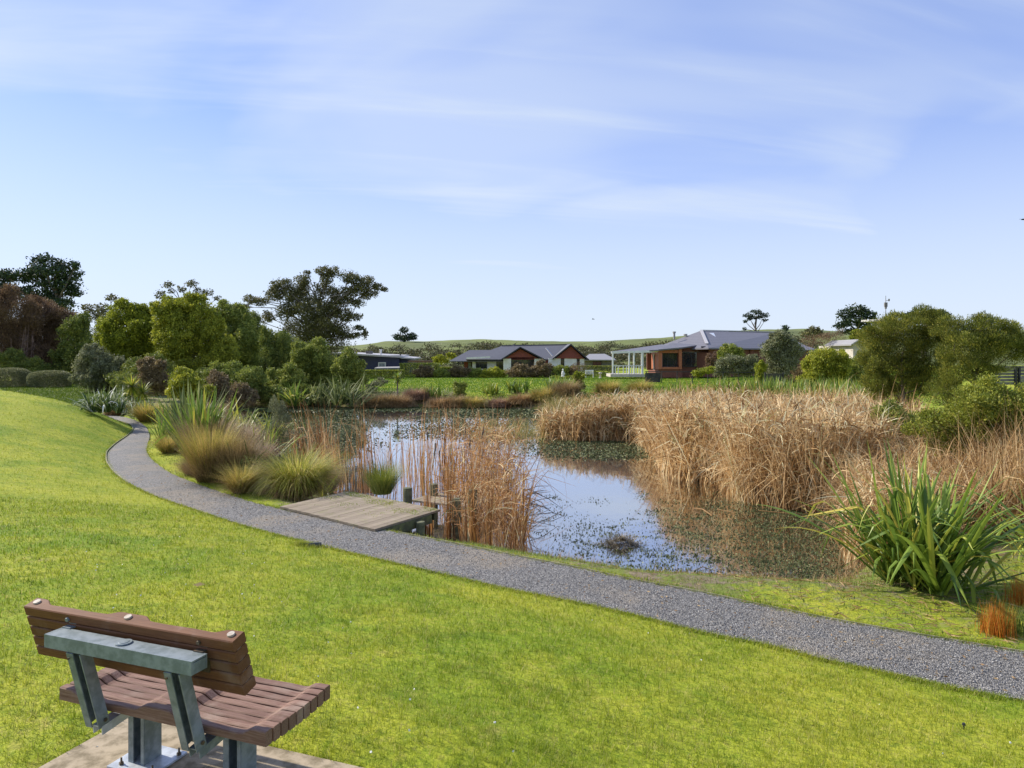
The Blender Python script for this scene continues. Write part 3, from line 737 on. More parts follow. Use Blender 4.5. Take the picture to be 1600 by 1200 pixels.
tag(mb.build('litter', MT['tussockbase']), 'dry leaf litter and straw strewn over the bank below the green flax', 'litter', kind='stuff')
# straw coloured tufts along the near waterline
mb = MB()
k = 5200; idx = rng.integers(0, len(PDd), k); q = PDd[idx] + rng.normal(size=(k, 2)) * 0.09
m = (q[:, 1] < 15) & (q[:, 0] > -0.5) & (q[:, 0] < 6.2) & (np.sin(q[:, 0] * 5.1) + np.sin(q[:, 0] * 2.3) > -0.9); q = q[m]; k = len(q)
mb.blades(np.stack([q[:, 0], q[:, 1], np.full(k, 0.0)], 1), rng.uniform(0, 6.28, k), rng.uniform(0.06, 0.24, k), 0.007, rng.uniform(0.1, 0.8, k), rng.uniform(0.2, 1.3, k), segs=3)
tag(mb.build('shore_tufts', MT['tussockbase']), 'short dry straw tufts fringing the near waterline', 'grass', kind='stuff')

# ------------------------------------------------------------------ edging, pad, pipe
def strip_board(name, P, z_of, th, zt, zb, label, cat):
    mb = MB(); P = np.asarray(P); T = np.gradient(P, axis=0); T /= np.linalg.norm(T, axis=1, keepdims=True)
    Nn = np.stack([-T[:, 1], T[:, 0]], 1) * th / 2; zc = z_of(P[:, 1]); k = len(P)
    V = np.stack([np.column_stack([P - Nn, zc + zb]), np.column_stack([P - Nn, zc + zt]), np.column_stack([P + Nn, zc + zt]), np.column_stack([P + Nn, zc + zb])], 1).reshape(-1, 3)
    Q = [[i * 4 + j, i * 4 + (j + 1) % 4, (i + 1) * 4 + (j + 1) % 4, (i + 1) * 4 + j] for i in range(k - 1) for j in range(4)] + [[0, 1, 2, 3], [(k - 1) * 4 + q for q in (3, 2, 1, 0)]]
    mb.add(V, Q)
    return tag(mb.build(name, MT['edge']), label, cat)
sel = (PUd[:, 0] < 9) & (PUd[:, 1] < 12.7)
off_ = lambda P, s_: P + s_ * np.stack([-np.gradient(P, axis=0)[:, 1], np.gradient(P, axis=0)[:, 0]], 1) / np.linalg.norm(np.gradient(P, axis=0), axis=1, keepdims=True)
strip_board('path_edging', off_(PUd, -0.02)[sel], zpath, 0.014, 0.028, -0.08, 'thin pale timber edging between the gravel path and the pond bank', 'edging')
sel = (PLd[:, 1] > 17.5) & (PLd[:, 1] < 37)
strip_board('path_edging', off_(PLd, 0.02)[sel], zpath, 0.022, 0.05, -0.08, 'curved pale timber edging along the lawn at the far path bend', 'edging')

def bench_pt(u, v, z): return np.array([u, v, z])
# concrete pad
mb = MB(); nx, ny = 40, 30
us = np.linspace(PAD[0], PAD[1], nx); vs = np.linspace(PAD[2], PAD[3], ny)
P = []
for a_ in us:
    for b_ in vs:
        x, y = bw(a_, b_); P.append((x, y, BZ + 0.0))
P = np.array(P)
Q = [[i * ny + j, (i + 1) * ny + j, (i + 1) * ny + j + 1, i * ny + j + 1] for i in range(nx - 1) for j in range(ny - 1)]
mb.add(P, Q)
ring = [bw(PAD[0], PAD[2]), bw(PAD[1], PAD[2]), bw(PAD[1], PAD[3]), bw(PAD[0], PAD[3])]
for i in range(4):
    a_, b_ = ring[i], ring[(i + 1) % 4]
    mb.add([(a_[0], a_[1], BZ), (a_[0], a_[1], BZ - .35), (b_[0], b_[1], BZ - .35), (b_[0], b_[1], BZ)], [[0, 1, 2, 3]])
tag(mb.build('concrete_pad', MT['concrete']), 'weathered tan concrete pad under the park bench', 'concrete pad')

# ------------------------------------------------------------------ park bench
bench = empty('park_bench', (BX0, BY0, BZ), 'weathered timber slat park bench on galvanised steel posts, seen from behind', 'bench', rz=BYAW)
def contour(u, L, lo, hi, e=0.075, cw=0.075, rmp=0.075):
    """raised rests at both ends and in the middle, scooped between"""
    d = np.minimum(np.minimum(u, L - u) - e, np.abs(u - L / 2) - cw)
    return hi - (hi - lo) * sst(0, rmp, d)
def slat(mb, L, w, f_top, bot, place, v):
    """a long board; section across = w, lower face at bot, upper face follows f_top(u); place maps (u, across, height)"""
    us = np.concatenate([np.linspace(0, L, 61)]); c = 0.005
    V = []
    for u in us:
        t = float(f_top(u)); h = w / 2
        wob = 0.0015 * math.sin(u * 23 + v * 40)
        sec = [(-h, bot + c), (-h, t - c + wob), (-h + c, t + wob), (h - c, t + wob), (h, t - c + wob), (h, bot + c), (h - c, bot), (-h + c, bot)]
        V += [place(u, a, z) for a, z in sec]
    n = len(us); Q = [[i * 8 + j, i * 8 + (j + 1) % 8, (i + 1) * 8 + (j + 1) % 8, (i + 1) * 8 + j] for i in range(n - 1) for j in range(8)]
    for b, rev in ((0, 0), ((n - 1) * 8, 1)):
        q = [[b + 0, b + 1, b + 4, b + 5], [b + 1, b + 2, b + 3, b + 4], [b + 0, b + 5, b + 6, b + 7]]
        Q += q
    mb.add(V, Q, v=v)
NS = 9; pitch = BD / NS
mb = MB()
for i in range(NS):
    vc = pitch * (i + 0.5)
    dip = -0.012 * math.sin(PI * (i + 0.5) / NS)
    slat(mb, BL, pitch - 0.010, lambda u: 0.45 + dip + contour(u, BL, -0.030, 0.0), 0.378 + dip, lambda u, a, z, vc=vc: (u, vc + a, z), v=float(rng.random()))
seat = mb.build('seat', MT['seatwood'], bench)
# spacers between slats, a little below the surface
for uc in (0.04, BL / 2, BL - 0.04): mb = MB(); mb.box((uc, BD / 2, 0.405), (0.07, BD - 0.02, 0.035)); mb.build('spacer', MT['backwood'], seat)
# backrest: five boards stacked along the leaning back
B_T, B_B = np.array([-0.074, 0.888]), np.array([0.012, 0.592])
ax_ = (B_B - B_T); hb_ = np.linalg.norm(ax_); ax_ /= hb_
nrm = np.array([-ax_[1], ax_[0]]); nrm = nrm * (1 if nrm[0] > 0 else -1)     # towards the sitter
U0, U1 = -0.165, 1.222; LB = U1 - U0
mb = MB(); nb_ = 5; pt = hb_ / nb_
for i in range(nb_):
    c0 = B_T + ax_ * pt * (i + 0.5)
    f = lambda u: contour(u, LB, 0.050, 0.083)
    slat(mb, LB, pt - 0.005, f, 0.0, lambda u, a, z, c0=c0: (U0 + u, *(c0 - ax_ * a + nrm * z)), v=float(rng.random()) * 0.8)
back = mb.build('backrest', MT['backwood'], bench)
for uc in (0.045, LB / 2, LB - 0.045):
    mb = MB(); c = B_T + nrm * 0.045
    p0 = np.array([U0 + uc, *(c + ax_ * 0.004)]); p1 = np.array([U0 + uc, *(c - ax_ * 0.006)])
    mb.tube([p0, p1], [0.019, 0.018], n=16); mb.build('plug', MT['cap'], back)
for i in range(1, nb_):
    c = B_T + ax_ * pt * i + nrm * 0.03
    for uc in (0.03, LB / 2, LB - 0.03):
        mb = MB(); mb.box((U0 + uc, c[0] - .004, c[1]), (0.052, 0.045, 0.008)); mb.build('spacer', MT['cap'], back)
# steel cross beam
def ring_beam(mb, a, b, w, h, wall=0.006):
    mb.beam(a, b, w, h)
mb = MB(); zb = 0.783; hbm = 0.066
mb.box((0.607, -0.130, zb + hbm / 2 - .004), (0.95, 0.098, 0.008))
mb.box((0.607, -0.175, zb - .004), (0.95, 0.008, hbm - 0.008))
mb.box((0.607, -0.085, zb - .004), (0.95, 0.008, hbm - 0.008))
mb.box((0.607 + .471, -0.130, zb - .006), (0.006, 0.08, hbm - .012)); mb.box((0.607 - .471, -0.130, zb - .006), (0.006, 0.08, hbm - .012))
beam = mb.build('cross_beam', MT['galv'], bench)
mb = MB(); mb.tube([(0.607, -0.125, zb + .036), (0.607, -0.125, zb + .040)], [.040, .038], n=24); mb.tube([(0.607, -0.125, zb + .040), (0.607, -0.125, zb + .042)], [.026, .024], n=20)
mb.build('badge', MT['galv'], beam)
for uc in (0.165, 1.03):
    mb = MB()
    mb.box((uc, -0.062, zb + .034), (0.055, 0.05, 0.008)); mb.box((uc, -0.047, zb + 0.065), (0.05, 0.007, 0.075)); mb.box((uc, -0.035, zb - 0.035), (0.05, 0.007, 0.09))
    mb.tube([(uc - .012, -0.052, zb + .075), (uc - .012, -0.075, zb + .070)], [.013, .011], n=8)
    mb.build('hinge', MT['darksteel'] if uc > .5 else MT['galv'], beam)
# uprights: open channels leaning forward to the arm under the seat
for uc in (0.335, 0.965):
    mb = MB()
    a, b = np.array([uc, -0.152, 0.752]), np.array([uc + .004, -0.045, 0.335])
    d = (b - a) / np.linalg.norm(b - a); nn = np.array([0, -d[2], d[1]]) * -1
    if nn[1] < 0: nn = -nn
    hw_ = 0.045
    mb.beam(a + (-hw_, 0, 0), b + (-hw_, 0, 0), 0.006, 0.062, up=tuple(nn)); mb.beam(a + nn * 0.028, b + nn * 0.028, 2 * hw_ - .007, 0.006, up=tuple(nn))
    mb.beam(a + (-hw_ + .022, 0, 0) - nn * 0.028, b + (-hw_ + .022, 0, 0) - nn * 0.028, 0.037, 0.006, up=tuple(nn))
    mb.beam(a + (hw_, 0, 0), b + (hw_, 0, 0), 0.006, 0.062, up=tuple(nn))
    up_ = mb.build('upright', MT['galv'], bench)
    mb = MB(); mb.tube([a + (-.022, -0.034, -.03), a + (-.022, -0.040, -.03)], [.007, .006], n=8); mb.build('bolt', MT['darksteel'], up_)
    mb = MB(); mb.tube([b + (hw_ + .004, 0, .03), b + (hw_ + .012, 0, .03)], [.010, .009], n=8); mb.build('bolt', MT['darksteel'], up_)
    mb = MB()
    c, e = np.array([uc + .02, -0.06, 0.332]), np.array([uc + .02, 0.30, 0.372])
    mb.beam(c, e, 0.055, 0.006); mb.beam(c + (-.030, 0, -.018), e + (-.030, 0, -.018), 0.006, 0.045); mb.beam(c + (.030, 0, -.018), e + (.030, 0, -.018), 0.006, 0.045)
    mb.build('arm', MT['galvlight'] if uc < .5 else MT['galv'], bench)
# posts with base plates
for uc in (0.352, 0.998):
    mb = MB(); vc = 0.235; w_, dp = 0.112, 0.110
    mb.box((uc - w_ / 2 + .018, vc - dp / 2, 0.190), (0.036, 0.007, 0.37)); mb.box((uc + w_ / 2 - .012, vc - dp / 2, 0.190), (0.022, 0.007, 0.37))
    mb.box((uc - w_ / 2, vc, 0.190), (0.007, dp, 0.37)); mb.box((uc + w_ / 2, vc, 0.190), (0.007, dp, 0.37)); mb.box((uc, vc + dp / 2, 0.190), (w_ + .004, 0.007, 0.37))
    po = mb.build('post', MT['galv'], bench)
    mb = MB(); mb.box((uc + .02, vc, 0.008), (0.30, 0.26, 0.011)); pl = mb.build('base_plate', MT['galvlight'], po)
    for du, dv in ((.13, .09), (.13, -.09), (-.09, .09), (-.09, -.09)):
        mb = MB(); mb.tube([(uc + .02 + du, vc + dv, .013), (uc + .02 + du, vc + dv, .026)], [.013, .012], n=6); mb.tube([(uc + .02 + du, vc + dv, .026), (uc + .02 + du, vc + dv, .050)], [.006, .005], n=6)
        b_ = mb.build('bolt', MT['darksteel'], po)
mb = MB(); mb.box((0.69, 0.235, 0.372), (0.80, 0.09, 0.011)); mb.box((0.12, .25, 0.372), (0.05, .44, .011)); mb.box((1.22, .25, 0.372), (0.05, .44, .011))
mb.build('seat_bracket', MT['galv'], bench)

# ------------------------------------------------------------------ jetty
zd = 0.62
DA, DB, DC = onz(438, 791, zd)[:2], onz(585, 827, zd)[:2], onz(688, 796, zd)[:2]
ua = DA - DB; Lw = np.linalg.norm(ua); ua /= Lw
vb_ = DC - DB; Ld = np.linalg.norm(vb_); vb_ /= Ld
jet = empty('jetty', (DB[0], DB[1], zd), 'low weathered plank jetty with mossy round posts beside the gravel path', 'jetty')
def J(a, b, z): return np.array([DB[0] * 0 + ua[0] * a + vb_[0] * b, ua[1] * a + vb_[1] * b, z])
mb = MB(); nbd = 20; wb = Lw / nbd
for i in range(nbd):
    a = wb * (i + .5); e0, e1 = rng.uniform(-.015, .015), rng.uniform(-.015, .015)
    mb.beam(J(a, e0, -.02 + rng.uniform(-.003, .003)), J(a, Ld + e1, -.02 + rng.uniform(-.003, .003)), wb - 0.005, 0.04, v=float(rng.random()))
mb.build('platform', MT['deck'], jet)
mb = MB()
for b_ in (0.12, Ld / 2, Ld - .12): mb.beam(J(0.02, b_, -.115), J(Lw - .02, b_, -.115), 0.09, 0.145)
mb.beam(J(0.0, 0.02, -.13), J(0.0, Ld - .3, -.13), 0.04, 0.17)
mb.build('bearer', MT['deckgreen'], jet)
mb = MB(); mb.beam(J(0.10, 0.05, -.38), J(0.10, 1.05, -.38), 0.05, 0.36); mb.build('retaining_board', MT['deckgreen'], jet)
mb = MB(); k = 5200
q_a = rng.random(k) * Lw; q_b = Ld * (1 - np.abs(rng.normal(size=k)) * .30); ok = (q_b > 0) & (np.sin(q_a * 5.3 + q_b * 4) + np.sin(q_a * 2.1 - q_b * 9) + rng.normal(size=k) * .5 > -.1 + (Ld - q_b) * .9)
q_a, q_b = q_a[ok], q_b[ok]; k = len(q_a)
mb.blades(np.column_stack([ua[0] * q_a + vb_[0] * q_b, ua[1] * q_a + vb_[1] * q_b, np.full(k, .0)]), rng.uniform(0, 6.28, k), rng.uniform(.01, .035, k), .012, rng.uniform(.2, 1.2, k), .4, segs=1)
o_ = mb.build('moss', MT['blade'], jet); o_['kind'] = 'stuff'
# lower landing further out
zl = zd - 0.22
mb = MB()
c0 = onz(641, 781, zl)[:2] - DB; c1 = onz(735, 792, zl)[:2] - DB; dv_ = (vb_ + np.array([.15, .1])); dv_ /= np.linalg.norm(dv_)
e_ = c1 - c0; Le = np.linalg.norm(e_); e_ /= Le
for i in range(11):
    p_ = c0 + e_ * (Le / 11) * (i + .5)
    mb.beam((p_[0], p_[1], zl - zd - .02), (*(p_ + np.array([-e_[1], e_[0]]) * 1.0), zl - zd - .02), Le / 11 - .012, .04, v=float(rng.random()))
mb.build('landing', MT['deck'], jet)
for i, (px, pyb, pyt, dd, r_) in enumerate([(637, 788, 762, 15.6, .098), (678, 776, 756, 16.9, .095), (713, 800, 779, 14.9, .092), (738, 788, 765, 15.3, .10), (657, 832, 815, 13.6, .085)]):
    t_ = at(px, pyt, dd) - np.array([DB[0], DB[1], zd]); b_ = t_.copy(); b_[2] = -1.0
    mb = MB(); mb.tube([b_, t_ - (0, 0, .012), t_], [r_, r_, r_ * .92], n=16)
    mb.build('post', MT['post'], jet)
# ------------------------------------------------------------------ drain pipe with grass tuft
pz = 0.60
c = onz(492, 853, pz)
mb = MB(); d_ = np.array([0.92, 0.38, -0.05]); d_ /= np.linalg.norm(d_)
ou = [c - d_ * .22, c + d_ * .10]
r_ = .055
for rr_, rev in ((r_, 0), (r_ - .006, 1)):
    mb.tube(ou, [rr_, rr_], n=24, cap=False)
n = 24; a = np.arange(n) / n * 2 * PI; x_ = np.cross(d_, (0, 0, 1)); x_ /= np.linalg.norm(x_); y_ = np.cross(x_, d_)
V = []
for rr_ in (r_, r_ - .006): V.append(ou[1] + rr_ * (np.cos(a)[:, None] * x_ + np.sin(a)[:, None] * y_))
mb.add(np.concatenate(V), [[j, (j + 1) % n, n + (j + 1) % n, n + j] for j in range(n)])
mb.box(c + d_ * .24 + (0, 0, -.035), (0.18, 0.13, 0.02), rz=.4)
tag(mb.build('drain_pipe', MT['pipe']), 'short black plastic drain pipe poking out at the lawn edge of the path', 'pipe')
mb = MB(); k = 2600; q = rng.normal(size=(k, 2)) * (.14, .09) + (c[:2] - d_[:2] * .22)
mb.blades(np.column_stack([q, np.full(k, pz - .03) + .06 * np.exp(-((q - c[:2] + d_[:2] * .22) ** 2).sum(1) / .02)]), rng.uniform(0, 6.28, k), rng.uniform(.05, .12, k), .005, rng.uniform(.1, .9, k), rng.uniform(0, 1, k), segs=3)
tag(mb.build('grass_tuft', MT['blade']), 'shaggy tuft of longer grass over the black drain pipe', 'grass tuft')

# ------------------------------------------------------------------ reeds
def inpoly(P, poly):
    ins = np.zeros(len(P), bool)
    for (x1, y1), (x2, y2) in zip(poly, np.roll(poly, -1, 0)):
        ins ^= ((y1 > P[:, 1]) != (y2 > P[:, 1])) & (P[:, 0] < (x2 - x1) * (P[:, 1] - y1) / (y2 - y1 + 1e-12) + x1)
    return ins
def polypts(poly, n, edge=None, ew=0.0):
    lo, hi = poly.min(0), poly.max(0); out = np.zeros((0, 2))
    while len(out) < n:
        P = rng.uniform(lo, hi, (n * 3, 2)); out = np.vstack([out, P[inpoly(P, poly)]])
    return out[:n]
def reeds(mb, P, H, hv=0.18, Wd=0.016, lean=0.16, bend=0.5, kinkp=0.35, kang=1.9, segs=6, zb=None, winds=0.0, clump=True, vshift=0.0):
    n = len(P); H = np.broadcast_to(H, (n,))
    if zb is None: zb = np.maximum(gz(P[:, 0], P[:, 1]), -0.06)
    d = np.hypot(P[:, 0], P[:, 1])
    L = H * (1 + hv * rng.normal(size=n)).clip(.35, 1.35)
    az = rng.uniform(0, 6.28, n)
    fa = 1.9 * np.sin(P[:, 0] * .55 + 1.3) + 2.3 * np.sin(P[:, 1] * .7 + P[:, 0] * .9); fs = 0.5 + 0.5 * np.sin(P[:, 0] * 1.7 - P[:, 1] * 1.3)
    az = np.where(rng.random(n) < .6, fa + rng.normal(size=n) * .5, az)
    kk = rng.random(n) < kinkp
    ang = np.where(kk, rng.uniform(0.7, kang, n) + 0.2, 0.0); tk = rng.uniform(0.35, 0.85, n)
    v = np.clip(rng.random(n) * 0.85 + 0.15 * np.sin(P[:, 0] * 1.9) * np.sin(P[:, 1] * 2.3) + vshift, 0, 1)
    mb.blades(np.column_stack([P, zb]), az, L, Wd * rng.uniform(.6, 1.25, n) * np.maximum(1, d / 17), np.abs(rng.normal(size=n)) * lean + fs * lean * .8, rng.uniform(0, bend, n), p=2.2, segs=segs,
              kink=(tk, ang), tw=rng.uniform(-1.2, 1.2, n), v=v, floor=0.02)
def reedleaves(mb, P, H, n, Wd=.024, zb=0.0, lo=.25):
    i = rng.integers(0, len(P), n); q = P[i] + rng.normal(size=(n, 2)) * .08; h = np.broadcast_to(H, (len(P),))[i]
    z = zb + h * rng.uniform(lo, .98, n)
    d = np.hypot(q[:, 0], q[:, 1])
    mb.blades(np.column_stack([q, z]), rng.uniform(0, 6.28, n), rng.uniform(.25, .85, n), Wd * rng.uniform(.6, 1.3, n) * np.maximum(1, d / 17), rng.uniform(.1, 1.5, n), rng.uniform(.2, 1.9, n), segs=4, tw=rng.uniform(-1.2, 1.2, n), v=rng.random(n))
FR = [(846, 684), (900, 689), (960, 688), (1000, 691), (1018, 706), (1040, 735), (1062, 748), (1110, 756), (1160, 783), (1220, 795), (1290, 802), (1340, 800), (1390, 792)]
FRw = np.array([onz(a, b, 0)[:2] for a, b in FR])
BKw = np.array([onz(a, b, 0)[:2] for a, b in [(1455, 745), (1440, 700), (1330, 676), (1220, 662), (1080, 652), (960, 650), (880, 651), (850, 662)]])
PA = np.vstack([FRw, BKw])
FRd = dens(FRw, 30)
def rheight(P):            # taller towards the near right
    return np.interp(P[:, 0] / P[:, 1], [0.03, 0.10, 0.18, 0.28, 0.42, 0.52, 0.6], [1.45, 1.9, 2.4, 2.6, 2.5, 2.4, 1.9]) * np.interp(P[:, 1], [19, 25, 38], [1, .9, .70])
mb = MB()
P = polypts(PA, 15000); reedleaves(mb, P, rheight(P) * .9, 15000); reeds(mb, P, rheight(P) * rng.uniform(.75, .95, len(P)), Wd=.030, kinkp=.6, lean=.13, kang=2.3, bend=.7)
k = 8500; i_ = rng.integers(0, len(FRd), k); w_ = np.abs(rng.normal(size=k)) * 0.55
dirb = np.array([0.55, 0.83])
P = FRd[i_] + dirb * w_[:, None] + rng.normal(size=(k, 2)) * .12
reedleaves(mb, P, rheight(P) * .88, 12000, lo=.05); reeds(mb, P, rheight(P) * rng.uniform(.5, .93, k), Wd=.028, kinkp=.55, lean=.20, bend=.7, kang=2.4)
o_ = mb.build('reed_bed', MT['reed'])
tag(o_, 'dense tall bed of dry straw coloured reeds along the right side of the pond', 'reeds', kind='stuff')
mb = MB()
k = 2600; P = polypts(np.array([onz(a, b, 0)[:2] for a, b in [(848, 683), (990, 689), (985, 668), (860, 660)]]), k)
reeds(mb, P, 1.5, Wd=.018, kinkp=.12, lean=.12, bend=.3)
tag(mb.build('green_reeds', MT['reedgreen']), 'green and yellow reeds at the left tip of the big reed bed', 'reeds', kind='stuff')
# a few long pale stems rising above the bed
mb = MB(); P = np.array([at(px, 640, 19)[:2] for px in (1283, 1288, 1362, 1368, 1240, 1448, 1260)]); k = len(P)
mb.blades(np.column_stack([P, np.full(k, .1)]), np.array([0.1, 0.2, .3, .2, 3.0, 1.5, .5]), np.array([3.4, 3.7, 2.9, 3.3, 2.8, 2.6, 2.9]), .03, np.array([.05, .05, .1, .15, .05, .02, .03]), np.array([1.0, 1.25, .15, .25, .1, .05, .1]), p=3.0, segs=9)
tag(mb.build('reed_stems', MT['reed']), 'few long pale arching stems rising above the big reed bed', 'reeds', kind='stuff')

PB = np.array([onz(a, b, .1)[:2] for a, b in [(1312, 868), (1335, 812), (1420, 792), (1500, 770), (1700, 770), (1720, 905), (1560, 890), (1480, 885), (1400, 892)]])
mb = MB(); P = polypts(PB, 9000); reedleaves(mb, P, 1.3, 9000, zb=.15, Wd=.02); reeds(mb, P, np.interp(P[:, 0], [4.5, 6, 9], [1.15, 1.45, 1.9]), Wd=.020, kinkp=.65, lean=.28, bend=.9, kang=2.3, vshift=-.08)
tag(mb.build('matted_reeds', MT['reed']), 'lower tangled brown reeds behind the large green flax', 'reeds', kind='stuff')

PCm = np.array([onz(a, b, 0)[:2] for a, b in [(690, 845), (735, 856), (812, 868), (828, 845), (818, 800), (798, 765), (760, 755), (712, 775), (695, 810)]])
mb = MB(); P = polypts(PCm, 430); reedleaves(mb, P, np.interp(P[:, 1], [13, 14.2, 15.2, 16.5], [1.0, 1.2, 1.6, 1.95]), 1500, Wd=.016, lo=.1)
dl = P[:, 1]
reeds(mb, P, np.interp(dl, [13, 14.2, 15.2, 16.5], [1.2, 1.4, 1.85, 2.2]) * rng.uniform(.6, 1.1, len(P)), hv=.3, Wd=.019, kinkp=.6, lean=.26, bend=.6, kang=2.4)
P = polypts(np.array([onz(a, b, 0)[:2] for a, b in [(690, 800), (800, 800), (800, 745), (690, 745)]]), 190)
reeds(mb, P, 2.1, hv=.16, Wd=.019, kinkp=.4, lean=.12, bend=.5, kang=2.3)
k = 12
for qx in (741, 762, 805, 816, 702, 670):
    p0 = onz(qx, 852 if qx > 730 else 835, 0)[:2]; P = p0 + rng.normal(size=(26, 2)) * .05
    reeds(mb, P, 1.5, Wd=.02, kinkp=.3, lean=.06, bend=.3)
reed_mb = mb
mb = MB()
for i in range(16):
    p0 = np.array([*onz(rng.uniform(640, 800), rng.uniform(765, 825), 0)[:2], 0.0]); h_ = rng.uniform(1.3, 2.0); dx_ = rng.normal(size=2) * .08
    top_ = p0 + (dx_[0] * h_, dx_[1] * h_, h_); di = (top_ - p0) / np.linalg.norm(top_ - p0)
    mb.tube([p0, top_], [.005, .004], n=4); mb.tube([top_ - di * .15, top_ - di * .14, top_ + di * .02, top_ + di * .03], [.004, .015, .015, .004], n=7)
tag(mb.build('seed_heads', MT['bark']), 'dark brown bulrush seed heads standing in the rusty reeds by the jetty', 'bulrushes', kind='stuff')
mb = reed_mb
tag(mb.build('reed_clump', MT['reedorange']), 'rusty tangle of bent reeds between the jetty and the open water', 'reeds', kind='stuff')
mb = MB()
for px0, pyb_, n_, h_ in [(572, 765, 55, 2.2), (583, 762, 60, 2.3), (600, 752, 25, 2.0), (560, 740, 30, 2.1), (620, 765, 40, 1.6), (640, 755, 45, 1.9), (655, 765, 50, 1.8), (660, 745, 60, 2.1), (675, 760, 55, 2.1), (690, 750, 70, 2.2), (630, 730, 30, 1.8), (545, 770, 20, 1.3), (610, 740, 26, 1.7), (700, 730, 60, 2.2), (648, 735, 30, 2.0)]:
    p0 = onz(px0, pyb_, 0)[:2]; P = p0 + rng.normal(size=(n_, 2))[:max(6, int(n_ * .45))] * (.14, .2)
    reeds(mb, P, h_, hv=.2, Wd=.017, kinkp=.45, lean=.08, bend=.4, kang=2.4)
tag(mb.build('thin_reeds', MT['reedorange']), 'sparse rusty upright reeds in the water behind the jetty', 'reeds', kind='stuff')
mb = MB()
for px0, pyb_, n_, h_ in [(478, 730, 50, 2.0), (492, 735, 60, 2.1), (508, 745, 60, 1.9), (470, 715, 40, 2.0), (525, 760, 60, 1.5), (535, 755, 45, 1.3), (515, 720, 40, 1.5), (500, 715, 30, 2.0), (530, 735, 50, 1.3)]:
    p0 = onz(px0, pyb_, 0)[:2]; P = p0 + rng.normal(size=(n_, 2))[:int(n_ * .6)] * (.2, .3)
    reeds(mb, P, h_, hv=.2, Wd=.018, kinkp=.5, lean=.10, bend=.5, kang=2.4)
tag(mb.build('thin_reeds', MT['reedorange']), 'loose group of rusty reeds between the golden tussock and the water', 'reeds', kind='stuff')
mb = MB()
P = polypts(np.array([onz(a, b, 0)[:2] for a, b in [(735, 690), (850, 692), (848, 672), (745, 672)]]), 650)
reeds(mb, P, .85, hv=.3, Wd=.012, kinkp=.4, lean=.4, bend=.9)
tag(mb.build('low_reeds', MT['reedgreen']), 'low green brown reeds on a spit in the middle of the pond', 'reeds', kind='stuff')

# ------------------------------------------------------------------ floating weed, stems, debris
mb = MB()
def weedpatch(cen, n, sx, sy, size, lift=0.006):
    P = cen + rng.normal(size=(n, 2)) * (sx, sy)
    P = P[pond_sd(P[:, 0], P[:, 1]) < 0.0]; n = len(P)
    a = rng.random(n) * 6.28
    mb.leaves(np.column_stack([P, np.full(n, lift) + rng.random(n) * .006]), np.column_stack([np.cos(a), np.sin(a), rng.normal(size=n) * .06]), size * rng.uniform(.5, 1.4, n), .55)
for _ in range(520):                       # small speckles over the open water
    px = rng.uniform(830, 1330); py = rng.uniform(770, 900)
    if rng.random() > 0.30 + 0.65 * (px > 1000) * (py > 790) + .25 * (py > 820): continue
    weedpatch(onz(px, py, 0)[:2], int(rng.integers(8, 60)), rng.uniform(.06, .32), rng.uniform(.05, .3), .035)
for _ in range(300):                       # dense mat towards the right reeds
    px = rng.uniform(1070, 1330); py = rng.uniform(775, 905)
    if px < 1110 + (py - 775) * 0.9 - 20: continue
    weedpatch(onz(px, py, 0)[:2], 48, .3, .2, .03)
for _ in range(130):                       # band in front of the reed spit
    px = rng.uniform(840, 1050); py = rng.uniform(688, 716)
    weedpatch(onz(px, py, 0)[:2], 60, .7, .5, .07)
for _ in range(260):                       # left arm of the pond
    px = rng.uniform(395, 570); py = rng.uniform(645, 735)
    if px > 470 and py > 705: continue
    weedpatch(onz(px, py, 0)[:2], 60, .8, .8, .075)
for _ in range(360):                       # far shore scum
    px = rng.uniform(400, 860); py = 637 + abs(rng.normal()) * 2.2 + (0 if px < 720 else rng.uniform(0, 12))
    weedpatch(onz(px, py, 0)[:2], 55, 1.3, .5, .16)
for _ in range(200):
    px = rng.uniform(640, 850); py = rng.uniform(650, 685)
    weedpatch(onz(px, py, 0)[:2], 40, .9, .7, .09)
tag(mb.build('water_weed', MT['weed']), 'brown green weed floating in patches on the pond', 'water weed', kind='stuff')
def stick(pts, r, mat, name, label, cat):
    mb = MB(); mb.tube(pts, r, n=6); return tag(mb.build(name, mat), label, cat)
S3 = lambda l: [np.array([*onz(a, b, 0)[:2], z]) for a, b, z in l]
stick(S3([(1083, 796, .03), (1098, 799, .05), (1113, 807, .02)]), [.016, .018, .012], MT['tussockbase'], 'drifting_reed', 'thick bleached reed stem floating nearest the open water', 'fallen stem')
stick(S3([(1120, 797, .02), (1150, 803, .03)]), [.011, .009], MT['tussockbase'], 'drifting_reed', 'short bleached stem floating just right of the thick one', 'fallen stem')
stick(S3([(1185, 799, .02), (1240, 805, .03), (1275, 803, .01)]), [.011, .011, .008], MT['tussockbase'], 'drifting_reed', 'long thin bleached stem floating at the foot of the reed bed', 'fallen stem')
stick(S3([(1088, 893, .03), (1098, 891, .06), (1118, 894, .02)]), [.008, .009, .006], MT['bark'], 'fallen_twig', 'small dark twig lying in the shallows by the near bank', 'twig')
mb = MB(); c = onz(970, 852, 0); k = 520
P = c[:2] + rng.normal(size=(k, 2)) * (.16, .13)
mb.blades(np.column_stack([P, np.full(k, .0) + .12 * np.exp(-((P - c[:2]) ** 2).sum(1) / .03)]), rng.uniform(0, 6.28, k), rng.uniform(.1, .36, k), .014, rng.uniform(.8, 1.6, k), rng.uniform(-.3, .5, k), segs=2, floor=-.1)
k = 60; P = c[:2] + rng.normal(size=(k, 2)) * (.24, .08)
